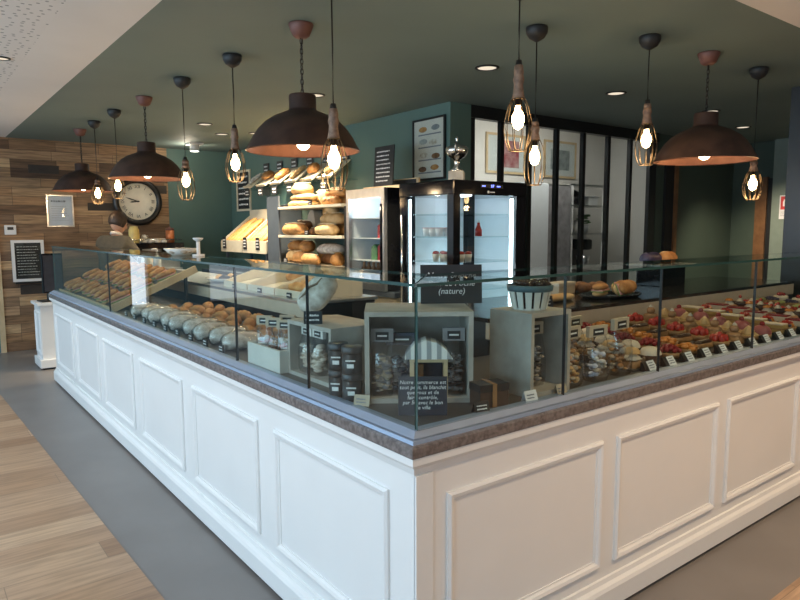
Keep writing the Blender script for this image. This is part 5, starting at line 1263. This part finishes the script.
MB().box(-0.16, 0.16, -0.10, 0.10, 0, 0.145, bev=0.004).build('box', 'black_gloss', t)
MB().box(-0.24, 0.24, -0.14, 0.14, 0.145, 0.157, bev=0.003).build('tray', 'white_plastic', t)
for i, (x, y, m_, L_, lb) in enumerate(((-0.14, 0.0, 'blueberry', 0.20, 'purple wrapped cake on the pale tray stand'), (0.03, -0.03, 'bread', 0.22, 'golden sponge cake at the front of the pale tray stand'), (0.14, 0.05, 'bread_pale', 0.18, 'pale sponge cake at the right of the pale tray stand'))):
    o = thing('sponge_cake', lb, 'cake', (3.30+x, 1.22+y, WZ+0.1575), 0.2*i)
    MB().loaf(L_, 0.11, 0.085, 0.03, 110+i, taper=4).build('crust', m_, o)

# ------------------------------------------------------------------ left arm: breads, wrapped loaves, sandwiches
rnd = random.Random(21)
cro = thing('croissant', 'golden croissant on the case deck behind the wrapped loaves', 'pastry', (0, 0, -5), 0, 'croissants in the left glass case')
b = MB(); pts = []; rad_ = []
for i in range(15):
    u = -1+2*i/14; a = u*1.15
    pts.append((0.085*math.sin(a), -0.075*math.cos(a)+0.06, 0.030-0.008*abs(u))); rad_.append((0.033*(1-abs(u)**2.2)+0.006)*(1.0 if i % 2 else 0.86))
b.tube(pts, 0.03, 12, radii=rad_); b.build('crust', 'bread', cro)
k = 0
for r in range(3):
    for i in range(8):
        loc = (0.36+0.13*r, 1.72+0.21*i+0.06*(r % 2), DZ+0.001+0.0*r); rz = rnd.uniform(-0.5, 0.5)+PI/2
        if k == 0: cro.location = loc; cro.rotation_euler = (0, 0, rz)
        else: dup(cro, loc, rz)
        k += 1
wl = thing('wrapped_loaf', 'pale sliced loaf in bluish clear wrap by the glass', 'bread', (0, 0, -5), 0, 'wrapped loaves along the left glass')
MB().loaf(0.20, 0.11, 0.085, 0.03, 3, taper=5).build('loaf', 'bread_flour', wl)
MB().loaf(0.215, 0.12, 0.093, 0.06, 4, taper=6, nu=20, nv=18).build('wrap', 'film', wl)
for i in range(9):
    loc = (0.20+0.015*(i % 2), 1.62+0.20*i, DZ+0.001); rz = rnd.uniform(-0.25, 0.25)
    if i == 0: wl.location = loc; wl.rotation_euler = (0, 0, rz)
    else: dup(wl, loc, rz)
for i in range(9):
    y = 1.60+0.21*i
    t = price_tag((0.085, y, DZ), 0.05, 0.038, 'black price tag at the left glass foot before the wrapped loaves', QB, 'black price tags along the left glass', 300+i)
# sloped sandwich display
t = thing('sloped_display', 'sloping dark board with wooden side rail holding the filled baguettes', 'display', (0.09, 3.62, DZ))
SL = 0.40
A = RY(-SL)
MB().box(0, 0.64, 0, 1.96, 0, 0.012).xf(A).build('board', 'deck', t)
MB().box(-0.01, 0.68, -0.025, 0.0, -0.004, 0.05).xf(A).build('side_rail', 'pine', t)
MB().box(-0.012, 0.0, 0, 1.96, 0, 0.03).xf(A).build('lip', 'pine', t)
for y in (0.03, 1.90): MB().box(0.54, 0.56, y, y+0.03, 0, 0.232).build('support', 'black', t)
fb = sandwich((0, 0, -5), (0, -SL, 0), 'filled baguette with ham and salad on the sloping display board', 0.24, 'filled baguettes on the sloping board')
k = 0
for r in range(3):
    for i in range(9):
        u = 0.10+0.195*r+rnd.uniform(-0.02, 0.02); loc = (0.09+u*math.cos(SL)-0.013*math.sin(SL), 3.74+0.205*i+0.05*(r % 2)+rnd.uniform(-0.025, 0.025), DZ+u*math.sin(SL)+0.013*math.cos(SL))
        rot = (0, -SL, rnd.uniform(0.25, 0.6))
        q = Matrix.Rotation(rnd.uniform(-0.5, 0.7), 4, Vector((-math.sin(SL), 0, math.cos(SL)))) @ RY(-SL)
        e = q.to_euler()
        if k == 0: fb.location = loc; fb.rotation_euler = e; fb.scale = (0.72, 1, 1)
        else:
            d_ = dup(fb, loc, rot=(e.x, e.y, e.z)); d_.scale = (0.72, 1, 1)
        k += 1
# bread bins on the worktop
SZ = 1.0705
for i in range(3):
    y = 2.02+0.42*i
    t = thing('bread_bin', 'white sloping open bread bin, %s from the corner on cream worktop' % nth[i], 'bread bin', (0.80, y, SZ))
    MB().prism([(0, 0), (0.40, 0), (0.40, 0.17), (0.0, 0.045)], 0, 0.014, 'Y').build('side', 'white_wood', t)
    MB().prism([(0, 0), (0.40, 0), (0.40, 0.17), (0.0, 0.045)], 0.386, 0.40, 'Y').build('side', 'white_wood', t)
    MB().box(-0.012, 0.0, 0, 0.40, 0, 0.045).build('front', 'white_wood', t)
    MB().box(0.386, 0.40, 0.014, 0.386, 0, 0.17).build('back', 'white_wood', t)
    MB().prism([(0, 0.004), (0.386, 0.06), (0.386, 0.068), (0, 0.012)], 0.014, 0.386, 'Y').build('base', 'white_wood', t)
    price_tag((0.782, y+0.2, SZ), 0.055, 0.03, 'small black label before the %s white bread bin' % nth[i], QB, None, 330+i, rows=1)
    if i == 0:
        for k_ in range(3):
            o = thing('crusty_baguette', ('crusty brown baguette at the front of the first bread bin', 'crusty brown baguette in the middle of the first bread bin', 'crusty brown baguette at the back of the first bread bin')[k_], 'bread', (0.88+0.09*k_, y+0.20, SZ+0.026+0.014*k_), PI/2+0.03*k_)
            MB().loaf(0.34, 0.075, 0.06, 0.04, 120+k_, taper=4, slashes=4).build('crust', 'baguette', o)
    elif i == 1:
        o = thing('crusty_baguette', 'single reddish baguette in the second white bread bin', 'bread', (1.08, y+0.20, SZ+0.055), PI/2)
        MB().loaf(0.33, 0.075, 0.06, 0.04, 130, taper=4, slashes=4).build('crust', 'bread', o)
# platter, jug and pump bottle
t = thing('platter', 'oval white platter on the cream worktop left of bread bins', 'dish', (0.98, 3.62, SZ), 0.2)
MB().lathe([(0, 0), (0.12, 0), (0.19, 0.035), (0.186, 0.038), (0.118, 0.006), (0, 0.006)], 30).build('dish', 'cup', t)
for i in range(4):
    o = thing('pain_roll', 'blue wrapped roll lying on the oval white platter', 'bread', (0.92+0.1*(i % 2), 3.57+0.1*(i//2), SZ+0.0075), 0.5*i, 'wrapped rolls on the white platter')
    MB().loaf(0.10, 0.07, 0.055, 0.05, 140+i).build('crust', 'slate_blue' if i < 2 else 'bread_pale', o)
t = thing('jug', 'white jug with handle on the worktop at far end of the case', 'jug', (0.86, 5.42, SZ), 2.6)
MB().lathe([(0, 0), (0.055, 0), (0.06, 0.02), (0.052, 0.12), (0.05, 0.17), (0.056, 0.18), (0.052, 0.18), (0.046, 0.16), (0, 0.03)], 22).build('body', 'cup', t)
MB().tube([(0.05, 0, 0.15), (0.09, 0, 0.14), (0.10, 0, 0.09), (0.055, 0, 0.04)], 0.008, 8).build('handle', 'cup', t)
t = thing('pump_bottle', 'tall white pump bottle on worktop right of the white jug', 'bottle', (0.88, 5.15, SZ))
MB().lathe([(0, 0), (0.035, 0), (0.037, 0.01), (0.037, 0.15), (0.02, 0.18), (0, 0.18)], 18).build('body', 'white_plastic', t)
MB().cyl(0, 0, 0.18, 0.21, 0.012, 12).build('neck', 'white_plastic', t)
MB().tube([(0, 0, 0.21), (0, 0, 0.235), (-0.05, 0, 0.23)], 0.007, 7).build('pump', 'white_plastic', t)
# dish and stand on the glass top
t = thing('bowl', 'pale bowl of wrapped sweets standing on the glass top', 'bowl', (0.215, 2.50, 1.3405), 0)
MB().lathe([(0, 0), (0.05, 0), (0.10, 0.04), (0.097, 0.043), (0.048, 0.006), (0, 0.006)], 26).build('dish', 'cup', t)
b = cluster(0.08, 16, 0.022, 0.022, 31, 0.016, (1, 0.8, 0.6)); b.build('sweets', 'kraft', t)
t = thing('card_holder', 'slim white stand on the glass top beside the pale bowl', 'stand', (0.27, 2.36, 1.3405), 0)
MB().cyl(0, 0, 0, 0.01, 0.035, 20).build('base', 'white_plastic', t)
MB().cyl(0, 0, 0.01, 0.085, 0.011, 12).build('stem', 'white_plastic', t)
MB().lathe([(0, 0.085), (0.012, 0.085), (0.03, 0.10), (0.03, 0.106), (0, 0.108)], 18).build('cup', 'white_plastic', t)

# ------------------------------------------------------------------ light and camera
def area(name, loc, rot, sx, sy, e, c):
    l = bpy.data.lights.new(name, 'AREA'); l.shape = 'RECTANGLE'; l.size = sx; l.size_y = sy; l.energy = e; l.color = c
    o = bpy.data.objects.new(name, l); COL.objects.link(o); o.location = loc; o.rotation_euler = rot; return o
for h in LH:
    area('window_daylight', (-4.98, (h[0]+h[1])/2, 1.65), (0, -PI/2, 0), 1.5, h[1]-h[0]-0.1, 70, (0.56, 0.80, 1.0))
for h in FH:
    area('window_daylight', ((h[0]+h[1])/2, -4.98, 1.65), (PI/2, 0, 0), h[1]-h[0]-0.1, 1.5, 5, (1.0, 0.90, 0.78))
for h in BH:
    area('window_daylight', ((h[0]+h[1])/2, WY+0.18, 1.35), (-PI/2, 0, 0), h[1]-h[0]-0.06, 1.8, (13 if h[1]-h[0] < 0.5 else 5)*(h[1]-h[0]), (0.70, 0.86, 1.0))
w = bpy.data.worlds.new('world'); S.world = w; w.use_nodes = True
bg = w.node_tree.nodes['Background']; bg.inputs['Color'].default_value = (0.75, 0.87, 1.0, 1); bg.inputs['Strength'].default_value = 0.4
area('kitchen_lamp', (4.9, 3.45, 3.0), (0, 0, 0), 1.6, 0.3, 24, (1.0, 0.95, 0.85))

cam = bpy.data.cameras.new('camera'); cam.sensor_width = 36; cam.lens = 36*651/800; cam.clip_start = 0.05
co = bpy.data.objects.new('camera', cam); COL.objects.link(co)
Rv = Vector((0.79416608, -0.60768491, -0.00439129)); Uv = Vector((0.07046462, 0.08490608, 0.99389421)); Fv = Vector((0.60360166, 0.7896265, -0.11024981))
m = Matrix.Identity(4)
for i in range(3): m[i][0] = Rv[i]; m[i][1] = Uv[i]; m[i][2] = -Fv[i]
m[0][3], m[1][3], m[2][3] = -1.11944, -1.40718, 1.5
co.matrix_world = m
S.camera = co
S.view_settings.view_transform = 'Standard'; S.view_settings.look = 'None'; S.view_settings.exposure = 0.25; S.view_settings.gamma = 1.0
S.view_settings.use_curve_mapping = False
S.cycles.use_denoising = True
S.cycles.max_bounces = 10; S.cycles.transparent_max_bounces = 24; S.cycles.glossy_bounces = 4; S.cycles.diffuse_bounces = 4
S.cycles.caustics_reflective = False; S.cycles.caustics_refractive = False
S.cycles.sample_clamp_indirect = 6.0
